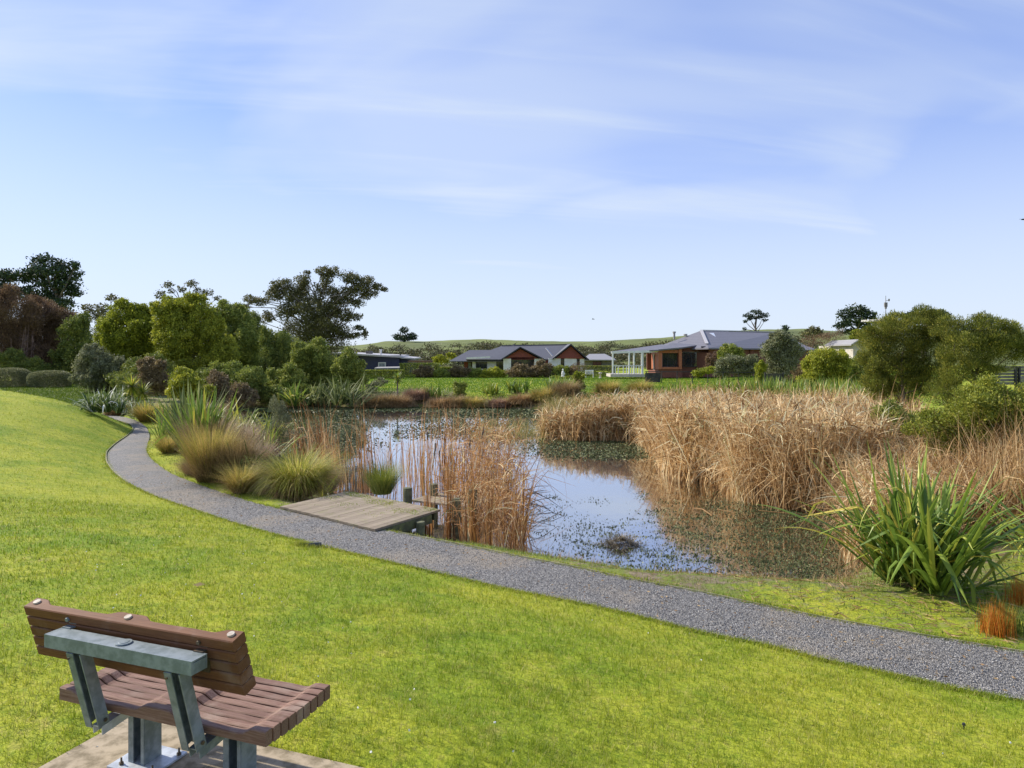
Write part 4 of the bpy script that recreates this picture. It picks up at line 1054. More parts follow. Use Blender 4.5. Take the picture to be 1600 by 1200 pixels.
mb.blades(np.column_stack([P, np.full(k, .01)]), rng.choice([0.1, 3.1, .4, 2.8], k), rng.uniform(.15, .4, k), .012, 1.45, .05, segs=2)
tag(mb.build('debris_heap', leafmat('dead_weed', [(0, (.07, .055, .03)), (.6, (.19, .15, .09)), (1, (.42, .36, .25))], .1)), 'small heap of dead reeds and sticks floating in the near water', 'debris')
mb = MB(); c = onz(812, 800, 0); k = 34
for i in range(k):
    a = rng.uniform(-1.2, 1.2); p0 = np.array([c[0] + rng.normal() * .25, c[1] + rng.normal() * .5, rng.uniform(0, .5)])
    L_ = rng.uniform(.4, 1.0); p1 = p0 + L_ * np.array([math.cos(a) * .9, math.sin(a) * .5, rng.uniform(-.5, .35)]); p1[2] = max(p1[2], .01)
    mb.tube([p0, (p0 + p1) / 2 + (0, 0, .05), p1], [.010, .009, .004], n=5)
tag(mb.build('dead_branches', MT['bark']), 'dark dead branches leaning from the rusty reed clump over the water', 'branches', kind='stuff')

# ------------------------------------------------------------------ flax, tussocks, sedges
def flax(name, label, cat, c, n, L, Wd, mat, spread=.18, lean=.75, bend=1.1, v=None, segs=8, group=None, fold=.35, droop=.25, fans=7):
    mb = MB(); c = np.asarray(c, float)
    f = rng.integers(0, fans, n); fc = np.clip(rng.normal(size=(fans, 2)), -1.6, 1.6) * spread
    fa = rng.uniform(0, 6.28, fans); fl = rng.uniform(0, .35, fans)
    P = c[:2] + fc[f] + rng.normal(size=(n, 2)) * .03
    rad = rng.random(n) ** .62
    Wd = Wd * rng.uniform(.7, 1.15, n)
    az = np.where(rng.random(n) < .5, fa[f], fa[f] + PI) + rng.normal(size=n) * .55
    Ln = L * rng.uniform(.55, 1.08, n)
    kk = rng.random(n) < droop; kang = np.where(kk, rng.uniform(.8, 2.1, n), 0)
    mb.blades(np.column_stack([P, np.full(n, c[2])]), az, Ln, Wd * rng.uniform(.7, 1.2, n), rad * lean + .04, rad ** 2 * bend * rng.uniform(.2, 1, n), p=2.0, segs=segs,
              kink=(rng.uniform(.45, .8, n), kang), prof='sword', fold=fold, tw=rng.uniform(-.5, .5, n), floor=.02)
    return tag(mb.build(name, mat, origin=c), label, cat, group)
def tussock(name, label, cat, c, n, L, r, mat, Wd=.007, bend=1.9, lean=.6, group=None, segs=6, kinkp=0, hmean=1.0, mat2=None, n2=0):
    mb = MB(); c = np.asarray(c, float)
    def go(n, L, lean, bend, vo=0):
        a = rng.uniform(0, 6.28, n); q = np.sqrt(rng.random(n)) * r * .35
        P = c[:2] + np.stack([np.cos(a), np.sin(a)], 1) * q[:, None]
        az = a + rng.normal(size=n) * .5
        mb.blades(np.column_stack([P, np.full(n, c[2])]), az, L * rng.uniform(.6, 1.1, n), Wd * rng.uniform(.7, 1.2, n), rng.random(n) * lean + q / r * .5, bend * rng.uniform(.3, 1, n), p=1.6, segs=segs, floor=.015)
    go(n, L, lean, bend)
    if mat2 is None: return tag(mb.build(name, mat, origin=c), label, cat, group)
    root = empty(name, c, label, cat, group)
    o = mb.build('green_blades', mat, origin=c); o.location = (0, 0, 0); o.parent = root
    mb2 = mb; mb = MB(); go(n2, L * .8, lean + .5, bend + .5)
    o = mb.build('dry_skirt', mat2, origin=c); o.location = (0, 0, 0); o.parent = root
    return root
def gp(px, py):                            # where the ray through a pixel meets the ground
    ds = np.concatenate([np.linspace(3, 30, 400), np.linspace(30, 120, 500)])
    x = (px - 800) / FPX * ds; zr = CZ - (py - HY) / FPX * ds; zg = np.maximum(gz(x, ds), 0)
    i = np.argmax(zr <= zg); return np.array([x[i], ds[i], zg[i]])
c = gp(1424, 920)
flax('flax_bush', 'largest green flax bush with broad arching sword leaves on the right bank', 'flax', c, 270, 1.95, .058, MT['flax'], spread=.22, lean=.82, bend=1.15, segs=10, droop=.30, fans=14)
c2 = gp(1495, 925)
flax('flax_bush', 'smaller green flax shoot against the right side of the largest flax', 'flax', c2 + (0.1, -.02, 0), 18, 1.3, .06, MT['flax'], spread=.10, lean=1.1, bend=1.0, segs=9, droop=.5, fans=4)
c = gp(1660, 900)
flax('flax_bush', 'green flax bush cut off by the right edge of the photo', 'flax', c, 70, 1.75, .065, MT['flax'], spread=.2, lean=1.0, bend=.8, segs=9, droop=.3)
def sedge(label, c, n, L):
    mb = MB(); k = n; P = c[:2] + rng.normal(size=(k, 2)) * (.085, .085)
    mb.blades(np.column_stack([P, np.full(k, c[2] - .01)]), rng.uniform(0, 6.28, k), rng.uniform(.5, 1, k) * L, .006, rng.uniform(0, .28, k), rng.uniform(0, .3, k), segs=4)
    tag(mb.build('orange_sedge', MT['orange']), label, 'sedge')
sedge('bright orange upright sedge tuft beside the gravel path', gp(1556, 992), 260, .46)
sedge('orange sedge tuft cut off by the right edge of the photo', gp(1598, 945), 200, .46)
c = gp(1572, 990); mb = MB(); k = 400; P = c[:2] + rng.normal(size=(k, 2)) * (.12, .08)
mb.blades(np.column_stack([P, np.full(k, c[2])]), rng.uniform(0, 6.28, k), rng.uniform(.15, .4, k), .006, rng.uniform(0, .5, k), .3, segs=3)
tag(mb.build('rush_tuft', MT['rush']), 'olive green rush tuft growing against the bright orange sedge', 'rush')

tussock('tussock', 'big round golden green tussock at the left corner of the jetty', 'tussock', gp(455, 782) + (0, .5, 0), 3000, 1.52, 1.0, MT['tussocklime'], Wd=.014, bend=2.5, lean=.6, segs=9, mat2=MT['tussockbase'], n2=1300)
tussock('tussock', 'fresh green rush clump at the back edge of the jetty', 'tussock', np.array([*onz(597, 772, .15)[:2], .15]), 1500, .95, .65, MT['rush'], Wd=.009, bend=1.0, lean=.5)
tussock('tussock', 'small olive tussock left of the big golden tussock', 'tussock', gp(377, 770), 1300, .85, .55, MT['tussockgold'], Wd=.009, bend=1.5, lean=.5, mat2=MT['tussockbrown'], n2=700)
tussock('rush_clump', 'tall olive brown rush clump beside the gravel path', 'rush', gp(330, 752), 3000, 1.55, .9, MT['tussockgold'], Wd=.009, bend=.7, lean=.32, mat2=MT['tussockbrown'], n2=2200)
tussock('rush_clump', 'darker brown rush clump right of the tall olive one', 'rush', gp(350, 757) + (.1, .3, 0), 2600, 1.35, .9, MT['tussockbrown'], Wd=.009, bend=.8, lean=.4)
tussock('tussock', 'reddish brown tussock behind the tall olive rushes', 'tussock', gp(325, 722), 3000, 1.75, 1.0, MT['tussockred'], Wd=.010, bend=1.5, lean=.4)
tussock('tussock', 'reddish tussock right of the other reddish one', 'tussock', gp(365, 718), 2600, 1.45, 1.0, MT['tussockred'], Wd=.010, bend=1.6, lean=.5)
flax('flax_bush', 'tall grey green flax bush at the inner side of the path bend', 'flax', gp(268, 728) + (.45, .7, 0), 150, 2.2, .07, MT['flax'], spread=.24, lean=.5, bend=.5, droop=.08, fans=9)
flax('flax_bush', 'dull green flax behind the tall flax at the path bend', 'flax', gp(285, 700) + (.3, 0, 0), 120, 2.3, .075, MT['flaxgrey'], spread=.35, lean=.55, bend=.5, droop=.1, fans=9)
flax('flax_bush', 'low yellow green flax shoots in front of the tall flax', 'flax', gp(266, 732) + (.6, .5, 0), 16, 1.35, .07, MT['flaxyellow'], spread=.07, lean=1.0, bend=.3, droop=.1, fans=4)
flax('flax_bush', 'yellow tipped flax among the reddish tussocks', 'flax', gp(385, 705), 110, 1.6, .06, MT['flaxyellow'], spread=.6, lean=.8, bend=.6, droop=.25, fans=9)
flax('flax_bush', 'grey arching flax left of the big golden tussock', 'flax', gp(392, 752), 60, 1.3, .045, MT['flaxgrey'], spread=.25, lean=.9, bend=1.2, droop=.3)
flax('flax_bush', 'green flax behind the grey arching one', 'flax', gp(412, 725), 50, 1.5, .055, MT['flax'], spread=.3, lean=.9, bend=.9, droop=.2)
flax('flax_bush', 'broad green flax left of the wispy shrub at the pond edge', 'flax', gp(380, 690), 70, 1.7, .075, MT['flaxyellow'], spread=.6, lean=.9, bend=.7, droop=.25, fans=10)
tussock('tussock', 'brown tussock at the pond edge under the wispy shrub', 'tussock', gp(420, 712), 2200, 1.2, 1.0, MT['tussockbrown'], Wd=.011, bend=1.6, lean=.6)
tussock('tussock', 'dry tussock right behind the big golden tussock', 'tussock', gp(505, 770), 1500, 1.0, .8, MT['tussockbrown'], Wd=.009, bend=1.4, lean=.6)
tussock('tussock', 'straw tussock in front of the green flax at the pond edge', 'tussock', gp(400, 735), 1800, 1.05, .8, MT['tussockred'], Wd=.010, bend=1.7, lean=.6)
flax('flax_bush', 'pale flax leaves poking from the right side of the golden tussock', 'flax', gp(500, 778), 14, .95, .04, MT['flaxyellow'], spread=.12, lean=1.1, bend=.4, droop=.2, fans=3)
flax('flax_bush', 'bushy green flax filling the inside of the path bend', 'flax', gp(262, 690) + (.3, 0, 0), 120, 1.5, .065, MT['flax'], spread=.35, lean=.6, bend=.7, droop=.12, fans=10, segs=6)
flax('flax_bush', 'yellowish flax between the tall flax and the far bend bed', 'flax', gp(272, 676) + (.2, 0, 0), 110, 1.35, .07, MT['flaxyellow'], spread=.45, lean=.7, bend=.7, droop=.15, fans=10, segs=6)
tussock('tussock', 'tan tussock against the path on the inside of the bend', 'tussock', gp(252, 708) + (.25, 0, 0), 1500, .8, .6, MT['tussockgold'], Wd=.012, bend=1.7, lean=.7)
tussock('tussock', 'reddish tussock behind the bushy green flax of the bend', 'tussock', gp(292, 684), 2200, 1.3, 1.1, MT['tussockred'], Wd=.013, bend=1.7, lean=.6)
tussock('tussock', 'brown tussock on the pond side of the yellowish bend flax', 'tussock', gp(310, 668), 2000, 1.3, 1.3, MT['tussockbrown'], Wd=.016, bend=1.8, lean=.7)
tussock('tussock', 'olive tussock farthest back on the strip between bend and pond', 'tussock', gp(285, 662), 2000, 1.1, 1.3, MT['tussockgold'], Wd=.016, bend=1.7, lean=.7)
tussock('tussock', 'low dry tussock between the path and the tall olive rushes', 'tussock', gp(292, 742) + (.1, .1, 0), 1100, .55, .5, MT['tussockbase'], Wd=.009, bend=1.7, lean=.8)
# strappy plants by the far bend, light glints painted as white leaves
for i, (px, py, n_, L_, lab) in enumerate([(138, 646, 120, 1.5, 'strap leaved plant with painted white glints nearest the left hedge balls'), (160, 648, 120, 1.55, 'strap leaved plant with painted white glints in the middle of the far bend bed'),
                                           (190, 650, 90, 1.3, 'strap leaved plant with painted white glints in front of the spiky cabbage tree'), (212, 655, 90, 1.35, 'strap leaved plant with painted white glints at the right end of the far bend bed'), (226, 660, 60, 1.3, 'strap leaved plant touching the tall flax at the path bend')]):
    flax('strap_plant', lab, 'plant', gp(px, py) + (0, .8, 0), n_ + 60, L_ * .8, .06, MT['glintleaf'] if i != 4 else MT['flaxyellow'], spread=.42 if i < 3 else .3, lean=.9, bend=1.5, droop=.5, fans=10, segs=6)
tussock('tussock', 'rust coloured tussock at the foot of the far bend bed', 'tussock', gp(172, 652) + (0, .6, 0), 1400, .85, 1.2, MT['tussockbase'], Wd=.02, bend=1.5, lean=.9)
tussock('tussock', 'rusty tussock beside the tall flax at the far bend', 'tussock', gp(222, 661) + (0, .6, 0), 1400, 1.1, 1.1, MT['tussockgold'], Wd=.02, bend=1.5, lean=.6)
def cabbage(label, base, h, heads, L, n=150, mat='flaxyellow'):
    root = empty('cabbage_tree', base, label, 'cabbage tree')
    mb = MB()
    for hx_, hz_ in heads: mb.tube([(0, 0, -.1), (hx_ * .4, 0, h * .5), (hx_, 0, h + hz_)], [.07, .055, .045], n=7)
    mb.build('trunk', MT['palebark'], root)
    mb = MB()
    for hx_, hz_ in heads:
        cthe = rng.uniform(-.9, 1, n); P = np.tile([hx_, 0, h + hz_], (n, 1)).astype(float)
        mb.blades(P, rng.uniform(0, 6.28, n), L * rng.uniform(.75, 1.1, n), .05 * max(1, L), np.arccos(cthe), rng.uniform(0, .5, n), segs=4, prof='sword')
    mb.build('crown', MT[mat], root)
cabbage('bright spiky cabbage tree with two heads by the far path bend', gp(183, 648) + (0, 1.5, 0), 1.35, [(-.05, 0), (.5, -.35)], .75)
cabbage('small cabbage tree with one round head on the far lawn', at(621, 616, 52), 1.15, [(0, 0)], .6, 130, 'flax')

# ------------------------------------------------------------------ trees and shrubs
def tree(name, label, cat, base, blobs_px, d, mat, leaf, k=8, trunk_r=.16, top=None, depth=1.0, limbs=True, bark='bark', group=None, **kw):
    """trunk and limbs reach into the blobs; base = photo pixel of the trunk foot"""
    B = at(base[0], base[1], d); B[2] = min(B[2], 3.5)
    root = empty(name, B, label, cat, group)
    bl = pxblobs(blobs_px, d, depth)
    mb = MB()
    cen = np.mean([b[:3] for b in bl], 0)
    topz = max(b[2] for b in bl); T_ = np.array([cen[0], cen[1], B[2] + (topz - B[2]) * .62])
    if top is not None: T_ = at(top[0], top[1], d)
    pts = [B - (0, 0, .6), B + (T_ - B) * .35 + rng.normal(size=3) * .1 * (1, 1, 0), B + (T_ - B) * .7 + rng.normal(size=3) * .15 * (1, 1, 0), T_]
    mb.tube(np.array(pts) - B, [trunk_r * 1.15, trunk_r * .85, trunk_r * .6, trunk_r * .35], n=8)
    if limbs:
        for b in bl:
            e = np.array(b[:3]); f = float(np.clip((e[2] - B[2]) / (T_[2] - B[2] + .01) * rng.uniform(.55, .8), .25, .92)); s_ = B + (T_ - B) * f
            m_ = (s_ + e) / 2 + np.array([0, 0, .02 * np.linalg.norm(e - s_)]) + rng.normal(size=3) * .10 * np.linalg.norm(e - s_)
            mb.tube(np.array([s_, m_, e]) - B, [trunk_r * .38, trunk_r * .26, trunk_r * .08], n=5)
            for _ in range(4):
                q = e + rdir(1)[0] * np.array(b[3:]) * .75; mb.tube(np.array([m_ * .3 + e * .7, (e + q) / 2 + (0, 0, .05), q]) - B, [trunk_r * .13, trunk_r * .09, trunk_r * .03], n=4)
    mb.build('trunk', MT[bark], root)
    mb = MB(); crown(mb, bumpy(bl) if leaf < .21 else bl, leaf, k=k * .8, **kw)
    mb.build('crown', MT[mat], root, origin=B)
    return root
def bumpy(bl, m=4):
    o = list(bl)
    for (x, y, z, rx, ry, rz) in bl:
        for q in rdir(m):
            if q[2] < -.3: q[2] *= -1
            f = rng.uniform(.28, .48); o.append((x + q[0] * rx * .9, y + q[1] * ry * .9, z + q[2] * rz * .9, rx * f, ry * f, rz * f * 1.1))
    return o
def shrub(name, label, cat, blobs_px, d, mat, leaf, k=9, depth=1.0, group=None, **kw):
    bl = pxblobs(blobs_px, d, depth); mb = MB(); crown(mb, bumpy(bl), leaf, k=k * .8, **kw)
    c = np.mean([b[:3] for b in bl], 0); c[2] = min(b[2] - b[5] for b in bl)
    return tag(mb.build(name, MT[mat] if isinstance(mat, str) else mat, origin=c), label, cat, group)

tree('pine_tree', 'large dark pine behind the reddish brown trees at far left', 'pine', (88, 600),
     [(78, 417, 34, 19), (103, 430, 24, 17), (55, 428, 26, 17), (33, 432, 20, 12), (88, 448, 36, 18), (115, 457, 13, 9), (70, 464, 26, 12), (100, 474, 28, 9), (10, 430, 18, 11), (-12, 445, 28, 22), (42, 458, 26, 13), (118, 415, 9, 8), (5, 462, 24, 14), (80, 485, 40, 12)],
     105, 'pine', .42, k=6, trunk_r=.5, top=(86, 430), cl=.34, up=.5)
tree('bare_tree', 'reddish brown bushy tree at the left edge of the photo', 'tree', (25, 610), [(20, 490, 40, 36), (-15, 480, 34, 40), (10, 545, 46, 44), (-20, 560, 30, 40), (45, 565, 30, 34), (45, 500, 20, 26)], 72, 'russet', .18, k=9, trunk_r=.2, cl=.3, rnd=.6, up=1.0, asp=.35)
tree('bare_tree', 'darker russet tree right of the reddish brown bushy one', 'tree', (85, 608), [(72, 495, 32, 28), (92, 525, 30, 36), (60, 530, 34, 40), (80, 570, 38, 34), (103, 510, 14, 18)], 76, 'russet', .18, k=9, trunk_r=.2, cl=.3, rnd=.7, up=.8, asp=.35)
# pale leafless saplings in front
mb = MB()
for i in range(10):
    b = at(rng.uniform(-10, 60), 608, 69 + rng.random() * 2); h = rng.uniform(3.5, 6.5)
    tp = b + np.array([rng.normal() * .5, 0, h]); mb.tube([b, (b + tp) / 2 + (rng.normal() * .15, 0, 0), tp], [.06, .04, .012], n=5)
    for _ in range(14):
        f = rng.uniform(.25, .9); s_ = b + (tp - b) * f; e = s_ + np.array([rng.normal() * .8, rng.normal() * .6, rng.uniform(.5, 1.6)]) * (1.2 - f)
        mb.tube([s_, (s_ + e) / 2 + (0, 0, -.08), e], [.022, .015, .006], n=4)
tag(mb.build('bare_saplings', MT['twig']), 'thin pale leafless saplings in front of the reddish brown tree', 'saplings', kind='stuff')
tree('evergreen_tree', 'dark evergreen filling the gap right of the russet tree', 'tree', (120, 612), [(118, 520, 22, 26), (130, 550, 22, 30), (105, 585, 28, 26), (95, 560, 18, 20), (130, 500, 12, 12)], 72, 'darkgreen', .20, k=8, trunk_r=.2)
tree('conifer_tree', 'ragged grey conifer top between the russet and lime trees', 'tree', (160, 600), [(175, 465, 12, 6), (160, 480, 14, 8), (188, 472, 9, 5), (145, 492, 22, 12), (172, 490, 22, 12), (135, 480, 12, 6), (165, 520, 28, 26)], 92, 'gum', .28, k=3.2, trunk_r=.25)
tree('leafy_tree', 'lime green tree left of the largest lime green tree', 'tree', (210, 610), [(190, 492, 28, 20), (212, 500, 22, 22), (172, 512, 24, 22), (205, 530, 38, 34), (178, 545, 30, 32), (225, 528, 20, 32), (158, 530, 14, 14), (205, 570, 36, 26)], 60, 'lime', .15, k=9, trunk_r=.14, cl=.24, rnd=.9)
tree('leafy_tree', 'small olive tree below and left of the lime trees', 'tree', (150, 615), [(145, 558, 22, 20), (130, 575, 16, 22), (165, 575, 20, 22), (150, 595, 30, 18), (190, 585, 20, 24)], 55, 'greygreen', .13, k=8, trunk_r=.1, cl=.25)
tree('leafy_tree', 'largest lime green tree with a domed crown', 'tree', (300, 605), [(290, 480, 34, 20), (268, 495, 26, 26), (312, 500, 30, 30), (285, 530, 42, 34), (325, 535, 30, 34), (262, 530, 22, 32), (298, 568, 58, 34), (345, 558, 24, 30), (350, 585, 22, 20), (300, 592, 60, 18)], 58, 'lime2', .15, k=9, trunk_r=.2, cl=.2, rnd=.9)
tree('gum_tree', 'thin gum tree showing above the largest lime tree', 'gum tree', (290, 600), [(262, 445, 11, 6), (250, 460, 9, 9), (300, 443, 12, 7), (285, 452, 8, 6), (325, 458, 12, 6), (340, 466, 8, 4), (268, 455, 7, 5), (308, 455, 8, 6), (240, 480, 8, 10), (348, 472, 7, 4)], 90, 'gum', .26, k=3.4, trunk_r=.2, bark='palebark', top=(292, 460))
tree('leafy_tree', 'dark olive domed tree right of the largest lime tree', 'tree', (375, 610), [(352, 490, 22, 18), (372, 505, 24, 26), (365, 540, 32, 34), (392, 548, 22, 38), (375, 585, 44, 30), (400, 590, 26, 24), (340, 510, 16, 20)], 64, 'midgreen', .16, k=9, trunk_r=.18, cl=.22)
GUM = [(504, 424, 11, 7), (520, 424, 9, 7), (512, 436, 9, 8), (545, 434, 12, 8), (556, 440, 8, 7), (572, 441, 12, 7), (590, 448, 9, 5), (566, 452, 11, 7), (545, 456, 12, 8), (532, 468, 11, 8), (520, 458, 9, 9), (502, 452, 11, 10),
       (472, 438, 10, 9), (474, 452, 10, 10), (440, 444, 15, 7), (430, 452, 9, 7), (392, 468, 11, 6), (408, 472, 10, 6), (384, 480, 7, 4), (427, 462, 12, 9), (452, 456, 13, 9), (465, 472, 20, 16), (447, 488, 14, 11), (417, 494, 10, 7), (400, 500, 6, 4), (490, 482, 22, 18),
       (518, 484, 16, 13), (537, 492, 12, 10), (498, 510, 30, 16), (528, 514, 16, 10), (468, 518, 26, 16), (562, 512, 7, 4), (570, 522, 4, 6), (555, 524, 8, 4), (540, 525, 12, 5), (600, 452, 5, 3), (548, 470, 6, 4), (580, 458, 9, 5), (570, 463, 8, 5), (560, 474, 9, 5), (556, 495, 9, 5), (480, 425, 5, 3), (500, 535, 34, 14)]
tree('gum_tree', 'large open gum tree standing above everything left of the pond', 'gum tree', (492, 600), [(a, b, c * 1.35, e * 1.4) for a, b, c, e in GUM], 88, 'gum', .22, k=5.5, trunk_r=.26, bark='palebark', top=(500, 455), cl=.40, inner=.3)
tree('columnar_tree', 'narrow dark columnar tree under the left side of the gum', 'tree', (418, 612), [(415, 530, 13, 18), (418, 560, 16, 28), (415, 592, 20, 22)], 58, 'darkgreen', .15, k=9, trunk_r=.12, up=1.0)
tree('columnar_tree', 'narrow dark columnar tree right of the other columnar one', 'tree', (444, 612), [(443, 535, 12, 18), (446, 562, 16, 26), (446, 592, 22, 22)], 59, 'darkgreen', .15, k=9, trunk_r=.12, up=1.0)
tree('leafy_tree', 'rounded green tree under the right side of the gum', 'tree', (492, 615), [(490, 550, 26, 18), (505, 568, 22, 22), (476, 570, 22, 26), (495, 595, 32, 22), (465, 545, 10, 12)], 56, 'midgreen', .14, k=9, trunk_r=.12, cl=.24)
tree('leafy_tree', 'small round tree in front of the navy house', 'tree', (546, 618), [(544, 558, 14, 13), (538, 575, 18, 16), (555, 578, 15, 16), (546, 596, 24, 16)], 54, 'midgreen', .13, k=9, trunk_r=.09, cl=.26)
for (lab, px, py, rx, ry, d, mt) in [
    ('clipped grey green ball hedge at the left edge of the photo', 16, 592, 26, 17, 62, 'greygreen'), ('clipped grey green ball hedge beside the path end', 78, 594, 27, 15, 62, 'greygreen')]:
    c = at(px, py, d); s_ = d / FPX; mb = MB(); n = 26000
    q = rdir(n); r_ = (np.abs(q) ** 3).sum(1) ** (-1 / 3); q = q * r_[:, None] * rng.uniform(.86, 1.02, n)[:, None]
    mb.leaves(c + q * np.array([rx, rx, ry]) * s_, q + rdir(n) * .7, .09 * rng.uniform(.7, 1.3, n), .5)
    tag(mb.build('ball_hedge', MT[mt], origin=c), lab, 'hedge')
SH = [('brown leafed shrub in front of the lime trees', [(238, 578, 22, 18), (228, 600, 22, 18), (250, 600, 20, 18)], 46, 'brownshrub'),
      ('olive shrub right of the brown leafed one', [(290, 595, 26, 18), (305, 612, 26, 14), (275, 610, 18, 16)], 43, 'lime2'),
      ('drab bush between the olive shrub and the pond', [(340, 600, 18, 20), (335, 618, 22, 16)], 45, 'brownshrub'),
      ('rusty leafed shrub on the pond shore below the dark domed tree', [(372, 612, 16, 18), (385, 620, 18, 14)], 48, 'brownshrub'),
      ('dark low bush on the shore under the columnar trees', [(420, 618, 26, 16), (398, 612, 16, 18)], 51, 'darkgreen'),
      ('dark low bush on the shore under the rounded tree', [(462, 618, 24, 15), (490, 620, 22, 13)], 52, 'darkgreen'),
      ('dark bush behind the strap leaved plants', [(200, 600, 20, 18), (215, 615, 16, 14)], 48, 'darkgreen'),
      ('shadowy bush between the ball hedge and the olive tree', [(112, 600, 20, 18), (125, 608, 14, 14)], 66, 'darkgreen'),
      ('dark mass of bush behind the two ball hedges', [(48, 585, 24, 22), (20, 570, 20, 20)], 68, 'darkgreen'),
      ('dark bush filling the hollow below the lime trees', [(245, 588, 42, 28), (320, 598, 36, 20), (205, 592, 30, 22)], 53, 'darkgreen')]
SH += [('drab green shrub hiding the foot of the white house', [(1338, 572, 16, 16), (1322, 585, 14, 14), (1345, 590, 16, 14)], 58, 'midgreen'),
       ('reddish creeper covered shrub against the brick wall of the slate roofed house', [(1118, 565, 12, 16), (1108, 572, 8, 12)], 73, 'russet'),
       ('broad green bush bridging the two lime trees', [(232, 545, 26, 30), (240, 575, 26, 28)], 63, 'midgreen'),
       ('dark green thicket behind the domed and columnar trees', [(400, 530, 26, 34), (425, 560, 30, 34), (455, 555, 24, 30)], 70, 'darkgreen'),
       ('low green bush under the left lime tree', [(180, 590, 30, 20), (160, 600, 24, 16)], 57, 'midgreen'),
       ('green bush below the dark domed tree', [(350, 592, 30, 24), (385, 595, 26, 24)], 50, 'midgreen'),
       ('green bush at the shore between columnar and rounded trees', [(455, 598, 26, 24), (430, 600, 22, 22)], 54, 'midgreen')]
for lab, bl, d, mt in SH: shrub('shrub', lab, 'shrub', bl, d, mt, .13, k=9)
tree('wispy_shrub', 'wispy pale green shrub at the left edge of the pond', 'shrub', (438, 700), [(434, 640, 12, 16), (440, 660, 16, 18), (436, 682, 18, 18), (428, 628, 6, 9)], 24, 'greygreen', .06, k=4.2, trunk_r=.03, rnd=.5, up=1.2, asp=.28)
flax('flax_bush', 'grey flax overhanging the far left shore under the small round tree', 'flax', at(545, 633, 50.5), 120, 2.4, .11, MT['flaxgrey'], spread=.8, lean=.9, bend=1.1, droop=.3, fans=12)
flax('flax_bush', 'dark grey flax on the shore under the rounded tree', 'flax', at(505, 634, 51), 110, 2.2, .11, MT['flaxgrey'], spread=.8, lean=.9, bend=1.0, droop=.3, fans=12)
flax('flax_bush', 'dark green flax on the shore under the columnar trees', 'flax', at(440, 634, 50.5), 100, 2.0, .11, MT['flax'], spread=.8, lean=.9, bend=1.0, droop=.3, fans=12)
# far shore planting
FS = [('tussock', 'dark brown mound at the left end of the far shore', 585, 628, 1.1, 'tussockbrown', 2.0), ('tussock', 'rust brown tussock on the far shore below the small cabbage tree', 622, 632, 1.0, 'tussockbase', 1.8),
      ('tussock', 'dark purple brown tussock right of the small cabbage tree', 650, 622, 1.15, 'tussockred', 1.8), ('flax', 'green flax on the far shore left of the round green bush', 676, 618, 1.3, 'flax', 0),
      ('tussock', 'rusty tussock at the waterline under the round green bush', 690, 633, .85, 'tussockbase', 1.9), ('tussock', 'golden tussock right of the round green bush', 738, 630, .95, 'tussockgold', 1.7),
      ('flax', 'yellow flax in the middle of the far shore', 770, 622, 1.1, 'flaxyellow', 0), ('tussock', 'purple brown round tussock at the far waterline', 780, 636, .8, 'tussockred', 1.6),
      ('flax', 'green flax on the far shore right of the yellow one', 812, 620, 1.3, 'flax', 0), ('tussock', 'wide tan tussock overhanging the far waterline', 815, 637, .9, 'tussockbase', 2.0),
      ('tussock', 'greenish brown tussock at the right end of the far shore', 850, 634, 1.1, 'tussockgold', 1.9), ('flax', 'tall green brown flax left of the bright bush on the far lawn', 868, 616, 1.6, 'flax', 0),
      ('tussock', 'brown tussock behind the tip of the reed bed', 885, 632, 1.4, 'tussockbrown', 1.9), ('tussock', 'pale green tussock between the far lawn and the reed bed', 950, 616, 1.2, 'tussockgold', 1.8), ('tussock', 'olive tussock on the bank right of the pale green one', 1000, 612, 1.2, 'tussockgold', 1.8),
      ('tussock', 'dull brown tussock between the dark mound and the cabbage tree', 604, 626, 1.2, 'tussockbrown', 1.8), ('tussock', 'straw tussock on the bank above the rusty waterline tussock', 712, 626, 1.0, 'tussockbrown', 1.7)]
for kd, lab, px, py, h, mt, r_ in FS:
    c = at(px, py, 51 if py > 625 else 54); c[2] = max(0.05, g1(c[0], c[1]))
    if kd == 'flax': flax('flax_bush', lab, 'flax', c, 90, h, .10, MT[mt], spread=.45, lean=.5, bend=.6, droop=.15, fans=8, segs=5)
    else: tussock('tussock', lab, 'tussock', c, 2600, h * 1.15, r_, MT[mt], Wd=.028, bend=2.2, lean=1.0, segs=5)
shrub('bush', 'round green bush on the far shore below the red gabled house', 'shrub', [(717, 607, 12, 11), (720, 617, 10, 8)], 54, 'midgreen', .12)
shrub('bush', 'bright green bush standing alone on the far lawn', 'shrub', [(905, 590, 10, 8), (906, 602, 9, 9)], 54, 'lime', .12, up=.8)
shrub('bush', 'sprawling pale weedy bush left of the small cabbage tree', 'shrub', [(592, 598, 12, 7), (580, 606, 10, 7)], 56, 'greygreen', .12, k=4)
# bank filler behind the far waterline
mb = MB(); k = 22000; i_ = rng.integers(0, len(PDd), k); P = PDd[i_] + rng.normal(size=(k, 2)) * .8
m = (P[:, 1] > 44); P = P[m]; k = len(P)
zz_ = np.maximum(gz(P[:, 0], P[:, 1]), 0)
m = pond_sd(P[:, 0], P[:, 1]) > -.1; P, zz_ = P[m], zz_[m]; k = len(P)
mb.blades(np.column_stack([P, zz_]), rng.uniform(0, 6.28, k), rng.uniform(.25, .75, k), .03, rng.uniform(.1, .9, k), rng.uniform(0, 1.2, k), segs=3)
tag(mb.build('bank_grass', MT['tussockbrown']), 'rough brown grass covering the far bank of the pond', 'grass', kind='stuff')
